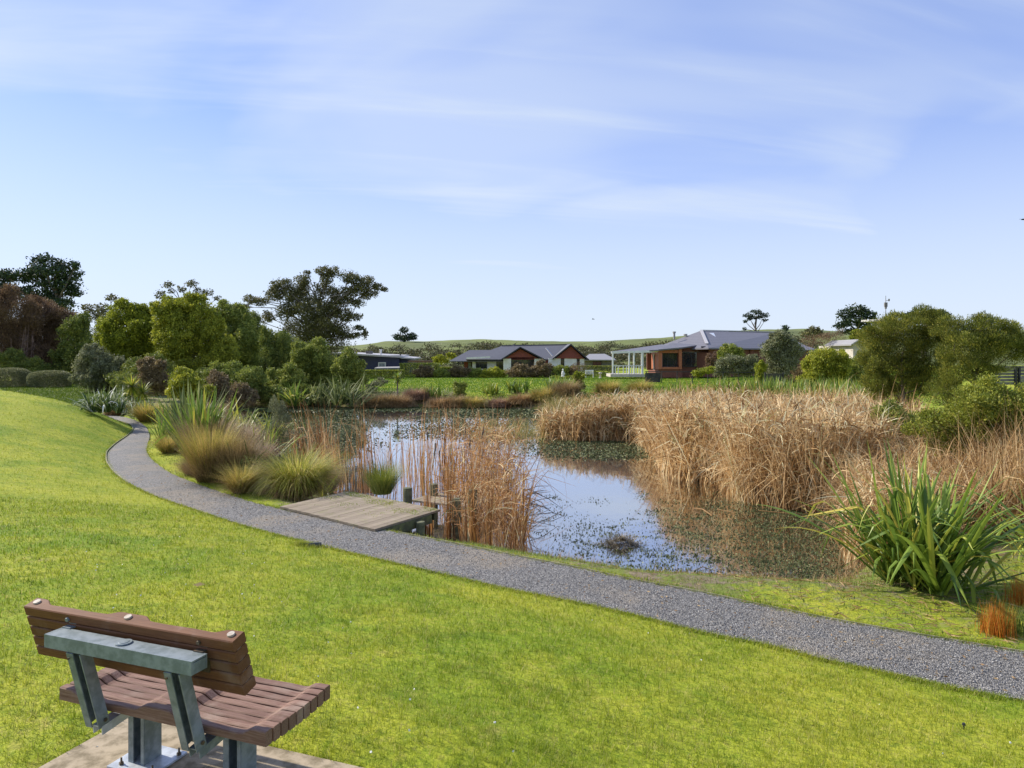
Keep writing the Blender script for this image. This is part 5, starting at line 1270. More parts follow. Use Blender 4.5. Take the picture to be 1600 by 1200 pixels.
# green strap plants along the right bank behind the reeds
mb = MB(); k = 5200; px = rng.uniform(1000, 1345, k); dd = rng.uniform(36, 44, k)
P = np.stack([(px - 800) / FPX * dd, dd], 1); P = P[np.sin(P[:, 0] * 2.1) + np.sin(P[:, 0] * .9 + 1) > -.5]; k = len(P)
mb.blades(np.column_stack([P, gz(P[:, 0], P[:, 1])]), rng.uniform(0, 6.28, k), rng.uniform(.9, 1.9, k), .06, rng.uniform(0, .4, k), rng.uniform(0, .5, k), segs=4, prof='sword')
tag(mb.build('green_rushes', MT['flax']), 'band of upright green rushes behind the reed bed and before the pool fence', 'rushes', kind='stuff')

# right side shrubs
tree('manuka_tree', 'large dark green bushy tree right of centre above the reeds', 'tree', (1412, 680),
     [(1395, 512, 40.8, 23.0), (1430, 506, 36.0, 23.0), (1462, 520, 31.2, 23.0), (1375, 535, 36.0, 27.6), (1410, 545, 45.6, 34.5), (1450, 550, 38.4, 32.2), (1365, 565, 24.0, 25.3), (1400, 585, 40.8, 27.6), (1440, 590, 40.8, 27.6), (1365, 600, 21.6, 25.3), (1425, 615, 28.8, 20.7), (1380, 612, 19.2, 18.4)],
     30, 'manuka', .085, k=7.5, trunk_r=.10, rnd=.55, up=.9, out=.7, asp=.25, cl=.26)
tree('manuka_tree', 'olive bushy tree at the right edge behind the glossy shrub', 'tree', (1515, 680),
     [(1500, 515, 36.4, 21.6), (1530, 512, 39.0, 20.4), (1562, 520, 36.4, 24.0), (1495, 545, 33.8, 28.8), (1535, 545, 46.8, 28.8), (1575, 548, 36.4, 31.2), (1490, 580, 31.2, 26.4), (1475, 610, 28.6, 26.4), (1500, 630, 33.8, 21.6), (1530, 580, 33.8, 19.2), (1598, 540, 23.4, 26.4)],
     27, 'manuka', .08, k=6.5, trunk_r=.09, rnd=.55, up=.9, out=.7, asp=.25, cl=.26)
tree('glossy_shrub', 'light green glossy leaved shrub at the right edge of the photo', 'shrub', (1540, 800),
     [(1545, 612, 35.1, 24.3), (1520, 635, 45.9, 29.7), (1565, 640, 48.6, 35.1), (1500, 665, 45.9, 32.4), (1545, 680, 54.0, 37.8), (1590, 660, 40.5, 54.0), (1465, 668, 37.8, 24.3), (1490, 700, 35.1, 21.6), (1595, 710, 35.1, 40.5)],
     15.5, 'shiny', .055, k=4.6, trunk_r=.04, rnd=1.0, up=.5, asp=.48, cl=.24, inner=.4)
tree('glossy_shrub', 'low dark leafy shrub rising from the reeds left of the glossy one', 'shrub', (1410, 760),
     [(1395, 650, 28.8, 21.6), (1420, 662, 28.8, 21.6), (1440, 690, 24.0, 26.4), (1400, 680, 21.6, 19.2)], 18.5, 'midgreen', .055, k=4.5, trunk_r=.035, rnd=1.0, asp=.5, cl=.28)
tree('hedge_tree', 'rounded green shrub right of the grey olive tree', 'shrub', (1292, 625), [(1290, 560, 26, 18), (1280, 578, 24, 22), (1305, 580, 24, 22), (1285, 598, 28, 18), (1315, 570, 12, 22), (1262, 600, 14, 14)], 45, 'lime2', .11, k=9, trunk_r=.07, cl=.24)
tree('olive_tree', 'grey green olive tree before the right end of the slate roof', 'olive tree', (1224, 610), [(1222, 532, 20, 14), (1208, 548, 20, 18), (1238, 550, 22, 22), (1222, 565, 26, 20), (1212, 582, 18, 12)], 55, 'greygreen', .13, k=8, trunk_r=.11, cl=.24)
shrub('shrub', 'dark rounded shrub against the slate roofed house', 'shrub', [(1142, 547, 15, 11), (1150, 558, 14, 12), (1130, 556, 10, 10)], 68, 'midgreen', .15)
shrub('shrub', 'grey green shrub below the dark rounded one', 'shrub', [(1140, 566, 20, 12), (1160, 576, 20, 14), (1128, 580, 16, 12), (1175, 566, 14, 12)], 62, 'greygreen', .14)
shrub('shrub', 'lime green low shrub over the pool fence', 'shrub', [(1104, 579, 17, 6), (1090, 584, 10, 6)], 58, 'lime', .12)
shrub('shrub', 'yellow green climber beside the black fence panel', 'shrub', [(1188, 575, 10, 12), (1190, 592, 9, 12)], 54, 'lime', .12)
shrub('shrub', 'low green bush at the end of the reed bed by the right lawn', 'shrub', [(1245, 608, 14, 10), (1262, 600, 10, 8), (1370, 625, 12, 10)], 42, 'midgreen', .11)
shrub('shrub', 'dark bush under the olive tree', 'shrub', [(1228, 594, 20, 9), (1250, 585, 14, 14)], 57, 'brownshrub', .12)
# garden row before the red gabled house
ROW = [('brown weedy shrub left of the garden row', 665, 583, 16, 9, 'brownshrub'), ('round green shrub first in the garden row', 690, 586, 12, 9, 'midgreen'), ('pinkish brown shrub second in the garden row', 715, 583, 16, 10, 'brownshrub'),
       ('dark green shrub in front of the white wall window', 742, 585, 16, 9, 'midgreen'), ('olive shrub in front of the dark doorway', 772, 585, 18, 9, 'lime2'), ('large purplish shrub in front of the first red gable', 812, 582, 20, 12, 'brownshrub'),
       ('large brown green shrub right of the purplish one', 845, 580, 20, 13, 'brownshrub'), ('dark green shrub before the second red gable', 875, 583, 14, 11, 'midgreen'), ('brown shrub under the bare garden tree', 896, 583, 12, 9, 'brownshrub')]
for lab, px, py, rx, ry, mt in ROW: shrub('garden_shrub', lab, 'shrub', [(px - rx * .35, py + 1, rx * .8, ry * .9), (px + rx * .4, py, rx * .75, ry), (px, py - 2, rx * .7, ry)], 82, mt, .17, k=8, group='shrubs in front of the red gabled house')
shrub('shrub', 'bright yellow green plants beneath the white statue', 'shrub', [(872, 590, 10, 3), (888, 590, 8, 3)], 78, 'lime', .12)
def boxhedge(label, px0, px1, py0, py1, d, dep, mat):
    a, b = at(px0, py0, d), at(px1, py1, d); n = 9000; mb = MB()
    q = rng.uniform(-1, 1, (n, 3)); f = rng.integers(0, 3, n); q[np.arange(n), f] = np.sign(q[np.arange(n), f]) * rng.uniform(.93, 1.03, n)
    sz = np.array([abs(b[0] - a[0]) / 2, dep / 2, abs(a[2] - b[2]) / 2]); c = np.array([(a[0] + b[0]) / 2, d + dep / 2, (a[2] + b[2]) / 2])
    mb.leaves(c + q * sz, q + rdir(n), .16 * rng.uniform(.7, 1.2, n), .6)
    tag(mb.build('box_hedge', MT[mat], origin=c), label, 'hedge')
boxhedge('low clipped hedge in front of the navy house', 564, 628, 578.5, 593, 78, 1.2, 'midgreen')
boxhedge('taller clipped hedge block right of the navy house', 625, 682, 568, 590, 84, 3, 'midgreen')
boxhedge('dark hedge behind the white garden bench', 895, 960, 572, 590, 86, 2, 'darkgreen')
boxhedge('clipped hedge strip left of the red gabled house', 682, 706, 574, 586, 92, 2, 'midgreen')
# distant trees
tree('pine_tree', 'lone dark pine on the hill crest left of centre', 'pine', (631, 534), [(632, 516, 9, 6), (622, 526, 11, 6), (642, 526, 13, 6), (632, 529, 20, 5)], 235, 'pine', .6, k=6, trunk_r=.5)
tree('umbrella_pine', 'lone umbrella shaped pine with bare trunk above the slate roof', 'pine', (1183, 526), [(1180, 488, 12, 4.5), (1170, 493, 9, 4), (1192, 493, 10, 4.5), (1182, 496, 13, 3.5), (1165, 502, 5, 3), (1163, 514, 4, 3), (1196, 500, 5, 2.5), (1172, 498, 5, 3)], 190, 'pine', .42, k=5, trunk_r=.35, top=(1181, 494))
tree('pine_tree', 'broad dark pine behind the rounded green shrub', 'pine', (1337, 560), [(1338, 484, 20, 9), (1322, 492, 16, 9), (1354, 492, 18, 9), (1335, 502, 24, 9), (1315, 508, 14, 7), (1352, 508, 18, 7), (1330, 518, 18, 6), (1366, 500, 9, 5)], 130, 'pine', .45, k=6, trunk_r=.5)
tree('pine_tree', 'dark pine crown showing above the large bushy tree', 'pine', (1445, 560), [(1440, 490, 24, 9), (1420, 494, 18, 7), (1465, 490, 18, 7), (1478, 494, 10, 5), (1447, 500, 34, 9), (1375, 502, 16, 2.5)], 118, 'pine', .42, k=6, trunk_r=.4)
tree('wind_shaped_tree', 'wind shaped dark tree right of the slate roof', 'tree', (1270, 545), [(1272, 515, 12, 7), (1262, 522, 16, 7), (1280, 520, 8, 7)], 120, 'gum', .38, k=6, trunk_r=.25)
tree('small_conifer', 'small dark spiky tree at the end of the slate roof', 'tree', (1228, 545), [(1228, 512, 7, 6), (1226, 522, 12, 5)], 110, 'pine', .32, k=5, trunk_r=.2)
tree('bare_tree', 'leafless reddish tree between the slate roof and the broad pine', 'tree', (1290, 570), [(1280, 530, 24, 12), (1305, 530, 18, 14), (1265, 535, 14, 10), (1310, 548, 16, 14)], 75, 'russet', .14, k=1.6, trunk_r=.12, up=1, rnd=.6, asp=.3, bark='twig')
tree('leafy_tree', 'small bright green tree top before the white house', 'tree', (1340, 570), [(1342, 520, 14, 6), (1352, 524, 10, 6), (1335, 528, 8, 6)], 72, 'lime', .15, k=7, trunk_r=.08)
tree('bare_garden_tree', 'small leafless tree at the right end of the red gabled house', 'tree', (904, 592), [(904, 571, 13, 6), (896, 576, 8, 5), (913, 576, 8, 5)], 78, 'russet', .12, k=.8, trunk_r=.08, up=1, rnd=.7, asp=.3, bark='palebark')
shrub('scrub_patch', 'bright green bush mass on the hillside behind the hedge block', 'shrub', [(690, 563, 14, 7), (705, 556, 8, 5)], 110, 'lime2', .3)

# ------------------------------------------------------------------ houses
def part(name, mat, parent, fn, **kw):
    mb = MB(); fn(mb); return mb.build(name, MT[mat], parent, **kw)
class House:
    """pieces are given by the photo pixels of their front outline and the distance of that front, built with real depth"""
    def __init__(s, name, label, px, py, d, cat='house'):
        s.o = at(px, py, d); s.root = empty(name, s.o, label, cat)
    def P(s, px, py, d): return at(px, py, d) - s.o
    def wall(s, name, mat, px0, px1, py0, py1, d, dep=0.2, parent=None):
        a, b = s.P(px0, py0, d), s.P(px1, py1, d)
        mb = MB(); mb.box(((a[0] + b[0]) / 2, d - s.o[1] + dep / 2, (a[2] + b[2]) / 2), (abs(b[0] - a[0]), dep, abs(a[2] - b[2])))
        return mb.build(name, MT[mat], parent or s.root)
    def window(s, px0, px1, py0, py1, d, fmat='darkframe', mull=1, gmat='glass', fw=.06, label=None):
        a, b = s.P(px0, py0, d), s.P(px1, py1, d); y = d - s.o[1]
        x0, x1, z1, z0 = a[0], b[0], a[2], b[2]; mb = MB()
        for (xa, xb, za, zb_) in ((x0, x1, z0, z0 + fw), (x0, x1, z1 - fw, z1), (x0, x0 + fw, z0 + fw, z1 - fw), (x1 - fw, x1, z0 + fw, z1 - fw)):
            mb.box(((xa + xb) / 2, y - .04, (za + zb_) / 2), (xb - xa, .09, zb_ - za))
        for i in range(mull):
            xm = x0 + (x1 - x0) * (i + 1) / (mull + 1); mb.box((xm, y - .04, (z0 + z1) / 2), (fw * .8, .08, z1 - z0 - 2 * fw))
        w = mb.build('window', MT[fmat], s.root)
        if label: w['label'] = label
        mb = MB(); mb.box(((x0 + x1) / 2, y - .015, (z0 + z1) / 2), (x1 - x0 - fw, .02, z1 - z0 - fw)); mb.build('pane', MT[gmat], w)
        return w
def L3(*p): return [np.array(q, float) for q in p]

# red gabled house
H2 = House('gabled_house', 'red and white house with two front gables and a charcoal tiled roof', 812, 586, 100)
d = 100.0
H2.wall('wall', 'white', 738, 912, 560.5, 587, 100.3, 9)
H2.wall('wall', 'redwood', 725, 737.5, 561.5, 587, 101.5, 6)
H2.wall('wall', 'white', 786.5, 798.5, 560.5, 587, 98.0, 2.4); H2.wall('wall', 'white', 835, 852, 560.5, 587, 98.0, 2.4)
H2.wall('lintel', 'redwood', 798.6, 834.9, 558.5, 561.5, 98.1, .2)
H2.wall('wall', 'white', 857, 876, 560, 587, 98.8, 1.6); H2.wall('wall', 'white', 882, 901, 560, 587, 98.8, 1.6); H2.wall('wall', 'white', 906, 913, 560, 587, 98.8, 1.6)
H2.wall('wall', 'redwood', 851.5, 856.5, 560, 587, 99.3, 1)
H2.window(743.5, 761, 562, 576, 100.25, mull=2); H2.window(775.5, 787, 564, 585, 100.25, mull=1)
H2.window(799, 834.5, 562, 586, 98.6, mull=3); H2.window(876.2, 881.8, 561, 586, 99.2, mull=0); H2.window(901.2, 905.8, 561, 586, 99.2, mull=0)
H2.window(731, 737, 566, 583, 101.45, mull=0, gmat='curtain')
def roof2(mb):
    P = H2.P
    # left wing hip
    A, B, C, D = P(702, 564, 99.3), P(800, 564, 99.3), P(810, 562.5, 108.5), P(716, 562.5, 108.5); R0, R1 = P(733, 547, 104), P(800, 546.4, 104)
    for q in ([A, B, R1, R0], [D, A, R0], [C, D, R0, R1]): mb.slab(q, (0, 0, -.12))
    # main hip
    A, B, C, D = P(728, 561.5, 99.0), P(917, 561, 99.0), P(917, 560, 112), P(752, 560, 112); R0, R1 = P(784, 540.5, 105.6), P(893, 538.6, 105.6)
    for q in ([A, B, R1, R0], [D, A, R0], [C, D, R0, R1], [B, C, R1]): mb.slab(q, (0, 0, -.12))
    # front gables, ridges running back into the main roof
    for (ax_p, ay, lx, ly, rx, ry, dd) in ((813, 541.6, 782, 561.8, 852, 561.2, 97.4), (892, 537.2, 863, 560.2, 920.5, 561.4, 98.1)):
        f = P(ax_p, ay, dd); l_ = P(lx, ly, dd); r_ = P(rx, ry, dd); bk = np.array([0, 8.2, 0])
        mb.slab([l_, f, f + bk, l_ + bk], (0, 0, -.14)); mb.slab([f, r_, r_ + bk, f + bk], (0, 0, -.14))
rf = part('roof', 'roofdark', H2.root, roof2)
for (ax_p, ay, lx, ly, rx, ry, dd) in ((813, 545.2, 787, 561.0, 841, 560.2, 98.1), (892, 540.8, 868, 560.0, 913, 560.6, 98.7)):
    mb = MB(); mb.slab([H2.P(lx, ly, dd), H2.P(rx, ry, dd), H2.P(ax_p, ay, dd)], (0, .3, 0)); mb.build('gable', MT['redwood'], H2.root)
def barge(mb):
    for (ax_p, ay, lx, ly, rx, ry, dd) in ((813, 542.6, 782.5, 562.5, 851.5, 562, 97.35), (892, 538.2, 863.5, 561, 920, 562.2, 98.05)):
        a, l_, r_ = H2.P(ax_p, ay, dd), H2.P(lx, ly, dd), H2.P(rx, ry, dd); mb.beam(l_, a, .05, .16); mb.beam(a, r_, .05, .16)
part('bargeboard', 'darkframe', H2.root, barge)
mb = MB(); mb.beam(H2.P(729, 559.8, 98.8), H2.P(766, 557.9, 98.8), .5, .22); mb.build('fascia', MT['white'], rf)
mb = MB(); mb.beam(H2.P(853, 543.5, 99.4), H2.P(864, 557, 98.4), .25, .1); mb.build('ridge_flashing', MT['ridge'], rf)
mb = MB(); mb.beam(H2.P(784, 540.0, 105.6), H2.P(893, 538.0, 105.6), .25, .12); mb.tube([H2.P(803, 540.5, 104), H2.P(803, 537.8, 104)], .18, n=8); mb.build('ridge_cap', MT['roofdark'], rf)
mb = MB(); mb.tube([H2.P(716, 588, 100), H2.P(716, 563, 100)], .07, n=8); mb.build('porch_post', MT['darkframe'], H2.root)

# navy house
H1 = House('navy_house', 'low navy weatherboard house with a flat pale edged roof', 590, 590, 96)
H1.wall('wall', 'navy', 563, 623.5, 555, 592, 96, 7); H1.wall('wall', 'navy', 623.6, 642, 558.5, 592, 97, 5); H1.wall('wall', 'navy', 520, 562.9, 553.5, 592, 97.0, 6)
def r1(mb):
    P = H1.P
    a, b = P(518, 550.8, 95.2), P(624.5, 556.2, 95.2); mb.slab([a, b, b + (0, 9, .15), a + (0, 9, .15)], (0, 0, -.22))
    a, b = P(624.7, 557.6, 96.2), P(647.5, 559.4, 96.2); mb.slab([a, b, b + (0, 7, .1), a + (0, 7, .1)], (0, 0, -.2))
rf = part('roof', 'ridge', H1.root, r1)
mb = MB(); mb.tube([H1.P(595, 554, 98), H1.P(595, 547, 98)], .14, n=10); mb.tube([H1.P(595, 547.2, 98), H1.P(595, 545.8, 98)], .2, n=10); mb.build('chimney', MT['white'], rf)
mb = MB(); mb.box(H1.P(577, 551.5, 99), (.8, .8, .5)); mb.tube([H1.P(625.5, 557, 98), H1.P(625.5, 553.8, 98)], .1, n=8); mb.build('vent', MT['greyboard'], rf)
H1.window(591, 603, 566, 574.5, 95.95, 'white', 0, 'curtain', .13); H1.window(549, 558, 564, 578, 96.95, 'white', 0); H1.window(560.5, 562.8, 560, 578, 96.95, 'white', 0, fw=.05)
mb = MB(); a, b = H1.P(585, 574.8, 92), H1.P(624, 574.2, 92); mb.slab([a, b, b + (0, 2.5, .1), a + (0, 2.5, .1)], (0, 0, -.1)); mb.tube([H1.P(606, 575, 92.2), H1.P(606, 592, 92.2)], .06); mb.tube([H1.P(587, 575.3, 92.2), H1.P(587, 592, 92.2)], .06); mb.tube([H1.P(622, 575, 92.2), H1.P(622, 592, 92.2)], .06)
mb.build('patio_canopy', MT['ridge'], H1.root)
# pergola
Pg = empty('pergola', at(658, 590, 93), 'dark timber pergola behind the taller clipped hedge block', 'pergola')
o_ = at(658, 590, 93); mb = MB()
for px in (640, 657, 674): mb.tube([at(px, 592, 93) - o_, at(px, 565, 93) - o_], .08, n=6)
mb.build('post', MT['greyboard'], Pg)
mb = MB(); mb.beam(at(637, 565, 93) - o_, at(676, 565.5, 93) - o_, .12, .2)
for i in range(14): p_ = at(639 + i * 2.7, 564, 92.5) - o_; mb.beam(p_, p_ + (0, 2.2, 0), .06, .12)
mb.build('rafters', MT['twig'], Pg)

# small grey roofed house
H4 = House('small_house', 'small grey roofed house between the red gabled and slate roofed houses', 935, 580, 120)
H4.wall('wall', 'greyboard', 913, 958, 561.5, 582, 120.5, 7)
def r4(mb):
    P = H4.P; A, B, C, D = P(909, 561.8, 119.5), P(962, 562, 119.5), P(960, 560, 129), P(912, 560, 129); R0, R1 = P(921, 553, 124), P(945, 552.8, 124)
    for q in ([A, B, R1, R0], [B, C, R1], [C, D, R0, R1], [D, A, R0]): mb.slab(q, (0, 0, -.15))
part('roof', 'roofgrey', H4.root, r4); H4.window(926, 940, 565, 574, 120.4, mull=1)

# slate roofed house
H3 = House('slate_roofed_house', 'red brick house with a large slate coloured hip roof and white veranda', 1090, 588, 78)
E0, EL, ER = H3.P(1107, 543.6, 76), H3.P(1012, 547.5, 86), H3.P(1270, 545.0, 86)
R0, R1 = H3.P(1095.5, 516.5, 85), H3.P(1216, 519.5, 90)
BL_, BR_ = H3.P(1030, 548, 100), H3.P(1262, 547, 100)
def r3(mb):
    for q in ([EL, E0, R0], [E0, ER, R1, R0], [ER, BR_, R1], [BR_, BL_, R0, R1], [BL_, EL, R0]): mb.slab(q, (0, 0, -.14))
    # veranda roof at a lower pitch
    mb.slab([H3.P(953, 549.6, 79.5), H3.P(1029, 546.4, 77.2), H3.P(1066, 543.5, 77.6), H3.P(1034, 538.0, 83)], (0, 0, -.14))
    mb.slab([H3.P(1029, 545.8, 76.6), H3.P(1066, 542.5, 76.8), H3.P(1093, 538.6, 79.5), H3.P(1050, 535.5, 82.5)], (0, 0, -.14))
    a = H3.P(1236, 531, 88.5); mb.slab([a, H3.P(1276, 546, 84), H3.P(1232, 547, 84)], (0, 0, -.1))
rf3 = part('roof', 'roofmauve', H3.root, r3)
mb = MB(); u_ = (E0 - R0); mb.beam(R0 + (0, -.05, .06), R0 + u_ * .80 + (0, -.05, .06), .34, .07); mb.beam(R0 + (0, 0, .06), R1 + (0, 0, .06), .22, .08); mb.build('ridge_flashing', MT['ridge'], rf3)
def onroof(px, py):       # ray against the front slope
    n_ = np.cross(ER - E0, R0 - E0); o = np.array([0, 0, CZ]) - H3.o; dr = at(px, py, 1.0) - np.array([0, 0, CZ]); t = np.dot(E0 - o, n_) / np.dot(dr, n_); return o + dr * t
for q in ([(1108.5, 521), (1116, 521), (1126.5, 527.2), (1118, 527.2)], [(1176, 525.6), (1184, 525.6), (1191.5, 532), (1183, 532)]):
    mb = MB(); pts = [onroof(*p_) + (0, -.06, .06) for p_ in q]; mb.slab(pts, (0, .05, -.1)); mb.build('skylight', MT['skylight'], rf3)
mb = MB(); mb.tube([H3.P(1053.5, 530, 84), H3.P(1053.5, 519.5, 84)], .12, n=10); mb.tube([H3.P(1053.5, 520.5, 84), H3.P(1053.5, 518, 84)], .19, n=10); mb.tube([H3.P(1071, 524.5, 85), H3.P(1071, 521.8, 85)], .22, n=8); mb.build('flue', MT['roofgrey'], rf3)
mb = MB()
def wallseg(mb, a, b, z0, z1, th=.2):
    d_ = (b - a); d_[2] = 0; mid = (a + b) / 2; L_ = np.linalg.norm(d_[:2]); mb.box((mid[0], mid[1], (z0 + z1) / 2), (L_, th, z1 - z0), rz=math.atan2(d_[1], d_[0]))
zt = E0[2] - .12; zb0 = H3.P(0, 589, 78)[2]
C0 = H3.P(1108, 545, 77.2)
wallseg(mb, C0 + 0, H3.P(1262, 545, 86.6), zb0, zt); wallseg(mb, C0 + 0, H3.P(1028, 545, 83.8), zb0, zt - .35); wallseg(mb, H3.P(1014, 545, 86.8), H3.P(1032, 545, 99.5), zb0, zt - .4)
wallseg(mb, H3.P(1262, 545, 86.6), H3.P(1258, 545, 99), zb0, zt - .1); wallseg(mb, H3.P(1028, 545, 83.8), H3.P(1014, 545, 86.8), zb0, zt - .4)
mb.build('wall', MT['brick'], H3.root)
# cedar bay: frame, glass, walls
bay = H3.wall('bay', 'frame_orange', 1029, 1034, 547, 577, 77.4, 4.0)
H3.wall('bay', 'frame_orange', 1061, 1065.5, 545.6, 577, 77.4, 3.0); H3.wall('lintel', 'frame_orange', 1034.1, 1060.9, 547, 551.5, 77.45, 2.6); H3.wall('sill', 'frame_orange', 1034.1, 1060.9, 573.5, 577, 77.45, 2.6)
H3.wall('wall', 'brick', 1029, 1066, 577.2, 590, 77.6, 2.6)
H3.window(1034.5, 1060.5, 551.6, 573.3, 78.0, mull=2); H3.window(1066.3, 1094, 550, 573, 78.6, mull=1, gmat='glass'); H3.wall('wall', 'brick', 1066, 1096, 541.5, 549.8, 78.7, .3)
H3.wall('wall', 'brick', 1066, 1096, 573.2, 590, 78.7, .3); H3.wall('wall', 'brick', 1094.2, 1108, 542.5, 590, 78.5, .3)
H3.window(1020.5, 1028.5, 553, 578, 79.5, 'white', 0, 'curtain'); H3.wall('wall', 'brick', 1011, 1020, 552, 578, 82, .3); H3.wall('wall', 'brick', 1172, 1178, 545, 577, 80.5, .3)
H3.wall('eave', 'darkframe', 1096, 1108, 541.0, 543.2, 77.0, .2)
ver = [957.5, 983, 990.5, 1003.5]
for i, px in enumerate(ver):
    mb = MB(); a = H3.P(px, 585, 77.6 + .02 * i); w_ = .15 if i < 3 else .24; h_ = H3.P(px, 549.5, 77.6)[2] - a[2]; mb.box(a + (0, 0, h_ / 2), (w_, .15, h_)); mb.build('veranda_post', MT['white'], H3.root)
mb = MB(); mb.beam(H3.P(955, 550.8, 77.7), H3.P(1029, 548.6, 77.7), .15, .24); mb.build('veranda_beam', MT['white'], H3.root)
mb = MB(); mb.beam(H3.P(958, 571.5, 77.55), H3.P(1004, 571.5, 77.55), .07, .09)
for px in (961.5, 966, 974, 979): mb.box(H3.P(px, 578, 77.55), (.09, .05, .85))
for px in (987, 994, 998.5): mb.box(H3.P(px, 578, 77.55), (.09, .05, .85))
mb.build('railing', MT['white'], H3.root)
H3.wall('plinth', 'palestone', 954, 1007, 584.5, 589, 77.3, 3.5)
# other buildings at right
H5 = House('white_house', 'white walled building glimpsed left of the large bushy tree', 1335, 580, 70)
H5.wall('wall', 'palestone', 1333, 1350, 537, 575, 70, 5); mb = MB(); a, b, ap = H5.P(1330, 538, 69.5), H5.P(1354, 538, 69.5), H5.P(1343, 530, 69.5)
mb.slab([a, ap, ap + (0, 6, 0), a + (0, 6, 0)], (0, 0, -.12)); mb.slab([ap, b, b + (0, 6, 0), ap + (0, 6, 0)], (0, 0, -.12)); mb.slab([H5.P(1333, 537, 70), H5.P(1350, 537, 70), H5.P(1343, 531, 70)], (0, .2, 0)); mb.build('roof', MT['roofgrey'], H5.root)
H6 = House('dark_roofed_house', 'dark roofed low building between the bare tree and the white house', 1318, 575, 84)
H6.wall('wall', 'palestone', 1308, 1330, 540, 580, 84, 5); mb = MB(); A, B, C, D = H6.P(1303, 541, 83), H6.P(1333, 541, 83), H6.P(1332, 539, 91), H6.P(1305, 539, 91); Q0, Q1 = H6.P(1312, 532, 87), H6.P(1323, 532, 87)
for q in ([A, B, Q1, Q0], [B, C, Q1], [C, D, Q0, Q1], [D, A, Q0]): mb.slab(q, (0, 0, -.12))
mb.build('roof', MT['roofmauve'], H6.root)
H7 = House('hill_house', 'pale roofed building just showing over the large bushy tree', 1405, 512, 112)
H7.wall('wall', 'palestone', 1388, 1424, 502, 530, 112, 5); mb = MB(); a, b = H7.P(1380, 498.5, 111), H7.P(1428, 502, 111); mb.slab([a, b, b + (0, 7, .2), a + (0, 7, .2)], (0, 0, -.3)); mb.build('roof', MT['ridge'], H7.root)

# pool fence and black panel
Fp = empty('pool_fence', at(1080, 598, 60), 'black pool fence with clear panels in front of the slate roofed house', 'fence'); o_ = at(1080, 598, 60)
mb = MB()
for px in range(1010, 1200, 24): mb.box(at(px, 590, 60) - o_, (.06, .06, .95))
mb.build('post', MT['black'], Fp)
mb = MB(); mb.beam(at(1008, 580.5, 60) - o_, at(1196, 582, 60) - o_, .06, .06); mb.build('rail', MT['darkframe'], Fp)
mb = MB(); mb.box(at(1020, 590, 60.3) - o_, (1.3, .05, .8)); mb.build('screen_panel', MT['black'], Fp)
Fb = empty('fence_panel', at(1209, 602, 50), 'square black fence panel below the grey olive tree', 'fence'); o_ = at(1209, 602, 50)
mb = MB()
for i in range(9): mb.box(at(1197 + i * 3.1, 593, 50) - o_, (.12, .03, .84))
mb.build('slats', MT['black'], Fb)
mb = MB()
for px in (1195.3, 1223.5): mb.box(at(px, 592.5, 50) - o_, (.08, .08, .95))
mb.build('post', MT['darkframe'], Fb)
# right edge fence
Fr = empty('timber_fence', at(1590, 610, 38), 'grey horizontal board fence with black post at the right edge', 'fence'); o_ = at(1590, 610, 38)
mb = MB()
for i in range(6): a = at(1555, 574 + i * 5.0, 38) - o_; mb.box(a + (1.6, 0, 0), (3.2, .03, .145))
mb.build('boards', MT['greyboard'], Fr)
mb = MB()
for px in (1587, 1592.5): mb.box(at(px, 591, 37.9) - o_, (.10, .1, 1.3))
mb.build('post', MT['black'], Fr)
mb = MB(); mb.box(at(1606, 604, 37.7) - o_, (.75, .1, 1.1)); mb.build('panel', MT['greyboard'], Fr)

# garden bench, statue, garden ornament
Gb = empty('garden_bench', at(921, 590, 80), 'white garden bench on the lawn before the dark hedge', 'bench'); o_ = at(921, 590, 80)
mb = MB(); mb.box((0, 0, .42), (.95, .4, .05)); mb.build('seat', MT['white'], Gb)
mb = MB(); mb.box((0, .2, .80), (.95, .04, .10)); mb.box((0, .2, .62), (.95, .04, .08)); mb.build('backrest', MT['white'], Gb)
for sx in (-.42, .42):
    mb = MB(); mb.box((sx, -.15, .2), (.07, .07, .40)); mb.box((sx, .18, .4), (.07, .06, .8)); mb.build('leg', MT['white'], Gb)
mb = MB(); o_ = at(879.5, 591, 79)
mb.tube([(0, 0, 0), (0, 0, .25), (0, 0, .27), (0, 0, .5), (0, 0, .72), (0, 0, .80), (0, 0, .86), (0, 0, .98), (0, 0, 1.05)], [.26, .24, .15, .17, .14, .06, .09, .10, .02], n=12)
mb.tube([(.1, 0, .65), (.22, -.05, .5), (.15, -.12, .4)], [.05, .045, .03], n=6)
s_ = mb.build('statue', MT['white']); s_.location = tuple(o_); tag(s_, 'small white garden statue left of the white bench', 'statue')
mb = MB(); o_ = at(938, 591, 79); mb.tube([(0, 0, 0), (0, 0, .1), (0, 0, .12), (0, 0, .45), (0, 0, .48), (0, 0, .6), (0, 0, .65)], [.18, .18, .07, .07, .17, .2, .14], n=12)
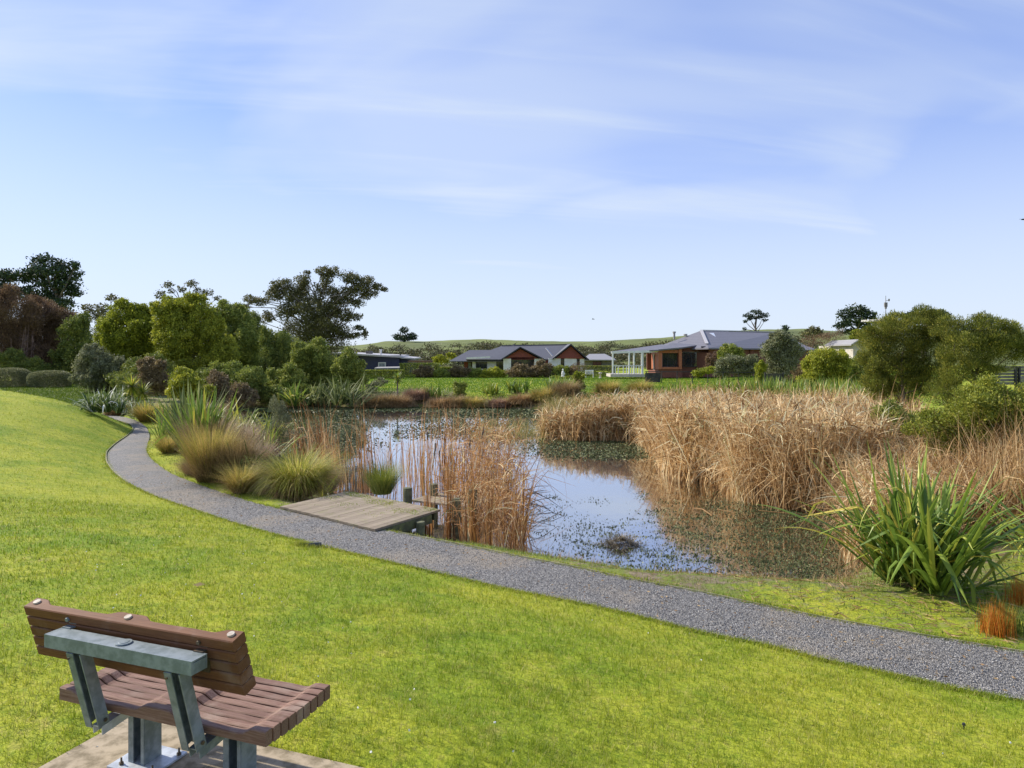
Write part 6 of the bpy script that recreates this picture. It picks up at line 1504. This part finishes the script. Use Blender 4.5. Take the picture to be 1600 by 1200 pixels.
s_ = mb.build('bird_bath', MT['palestone']); s_.location = tuple(o_); tag(s_, 'pale stone bird bath right of the white bench', 'bird bath')

# antenna mast
mb = MB(); o_ = at(1384, 530, 118)
def q_(px, py): return at(px, py, 118) - o_
mb.tube([q_(1384, 530), q_(1384, 462)], [.09, .035], n=6)
mb.box(q_(1384, 476), (.45, .3, .7)); mb.box(q_(1384, 480.5), (.25, .25, .4))
mb.tube([q_(1384, 470), q_(1389, 469)], .04, n=5); mb.tube([q_(1389, 470.5), q_(1389, 467)], .12, n=6)
s_ = mb.build('antenna_mast', MT['greyboard']); s_.location = tuple(o_); tag(s_, 'thin antenna mast standing above the large bushy tree', 'antenna')

# birds
def bird(c, span, label, rz, bank):
    mb = MB()
    mb.tube([(-.5 * span * .55, 0, 0), (-.2 * span, 0, .01), (0, 0, .015), (.14 * span, 0, .02), (.2 * span, 0, .01)], [.01, .055 * span, .07 * span, .05 * span, .01], n=8)
    for sg in (-1, 1):
        p = [(.10 * span, 0, .03), (.13 * span, sg * .25 * span, .12 * span), (.02 * span, sg * .5 * span, .10 * span), (-.10 * span, sg * .28 * span, .09 * span), (-.10 * span, 0, .02)]
        mb.slab(p, (0, 0, -.006))
    o = mb.build('bird', MT['bird']); o.location = tuple(c); o.rotation_euler = (bank, 0, rz); tag(o, label, 'bird')
bird(at(927, 499, 60), .42, 'tiny dark bird flying above the small grey roofed house', .4, .3)
bird(at(1600, 343.5, 22), .36, 'dark bird in flight cut by the right edge of the sky', .2, .1)
# fallen leaf on the lawn
mb = MB(); c = gp(311, 920); mb.add([c + (-.07, 0, .03), c + (0, .025, .05), c + (.07, 0, .035), c + (0, -.03, .02)], [[0, 1, 2, 3]]); tag(mb.build('fallen_leaf', MT['tussockbrown']), 'curled brown leaf lying on the lawn behind the bench', 'leaf')
c = gp(1506, 1143); mb = MB(); mb.tube([c + (0, 0, -.02), c + (0, 0, .03), c + (0, 0, .035), c + (0, 0, .05)], [.006, .006, .014, .010], n=10)
tag(mb.build('sprinkler_head', MT['pipe']), 'small black knob standing up from the lawn at lower right', 'peg')
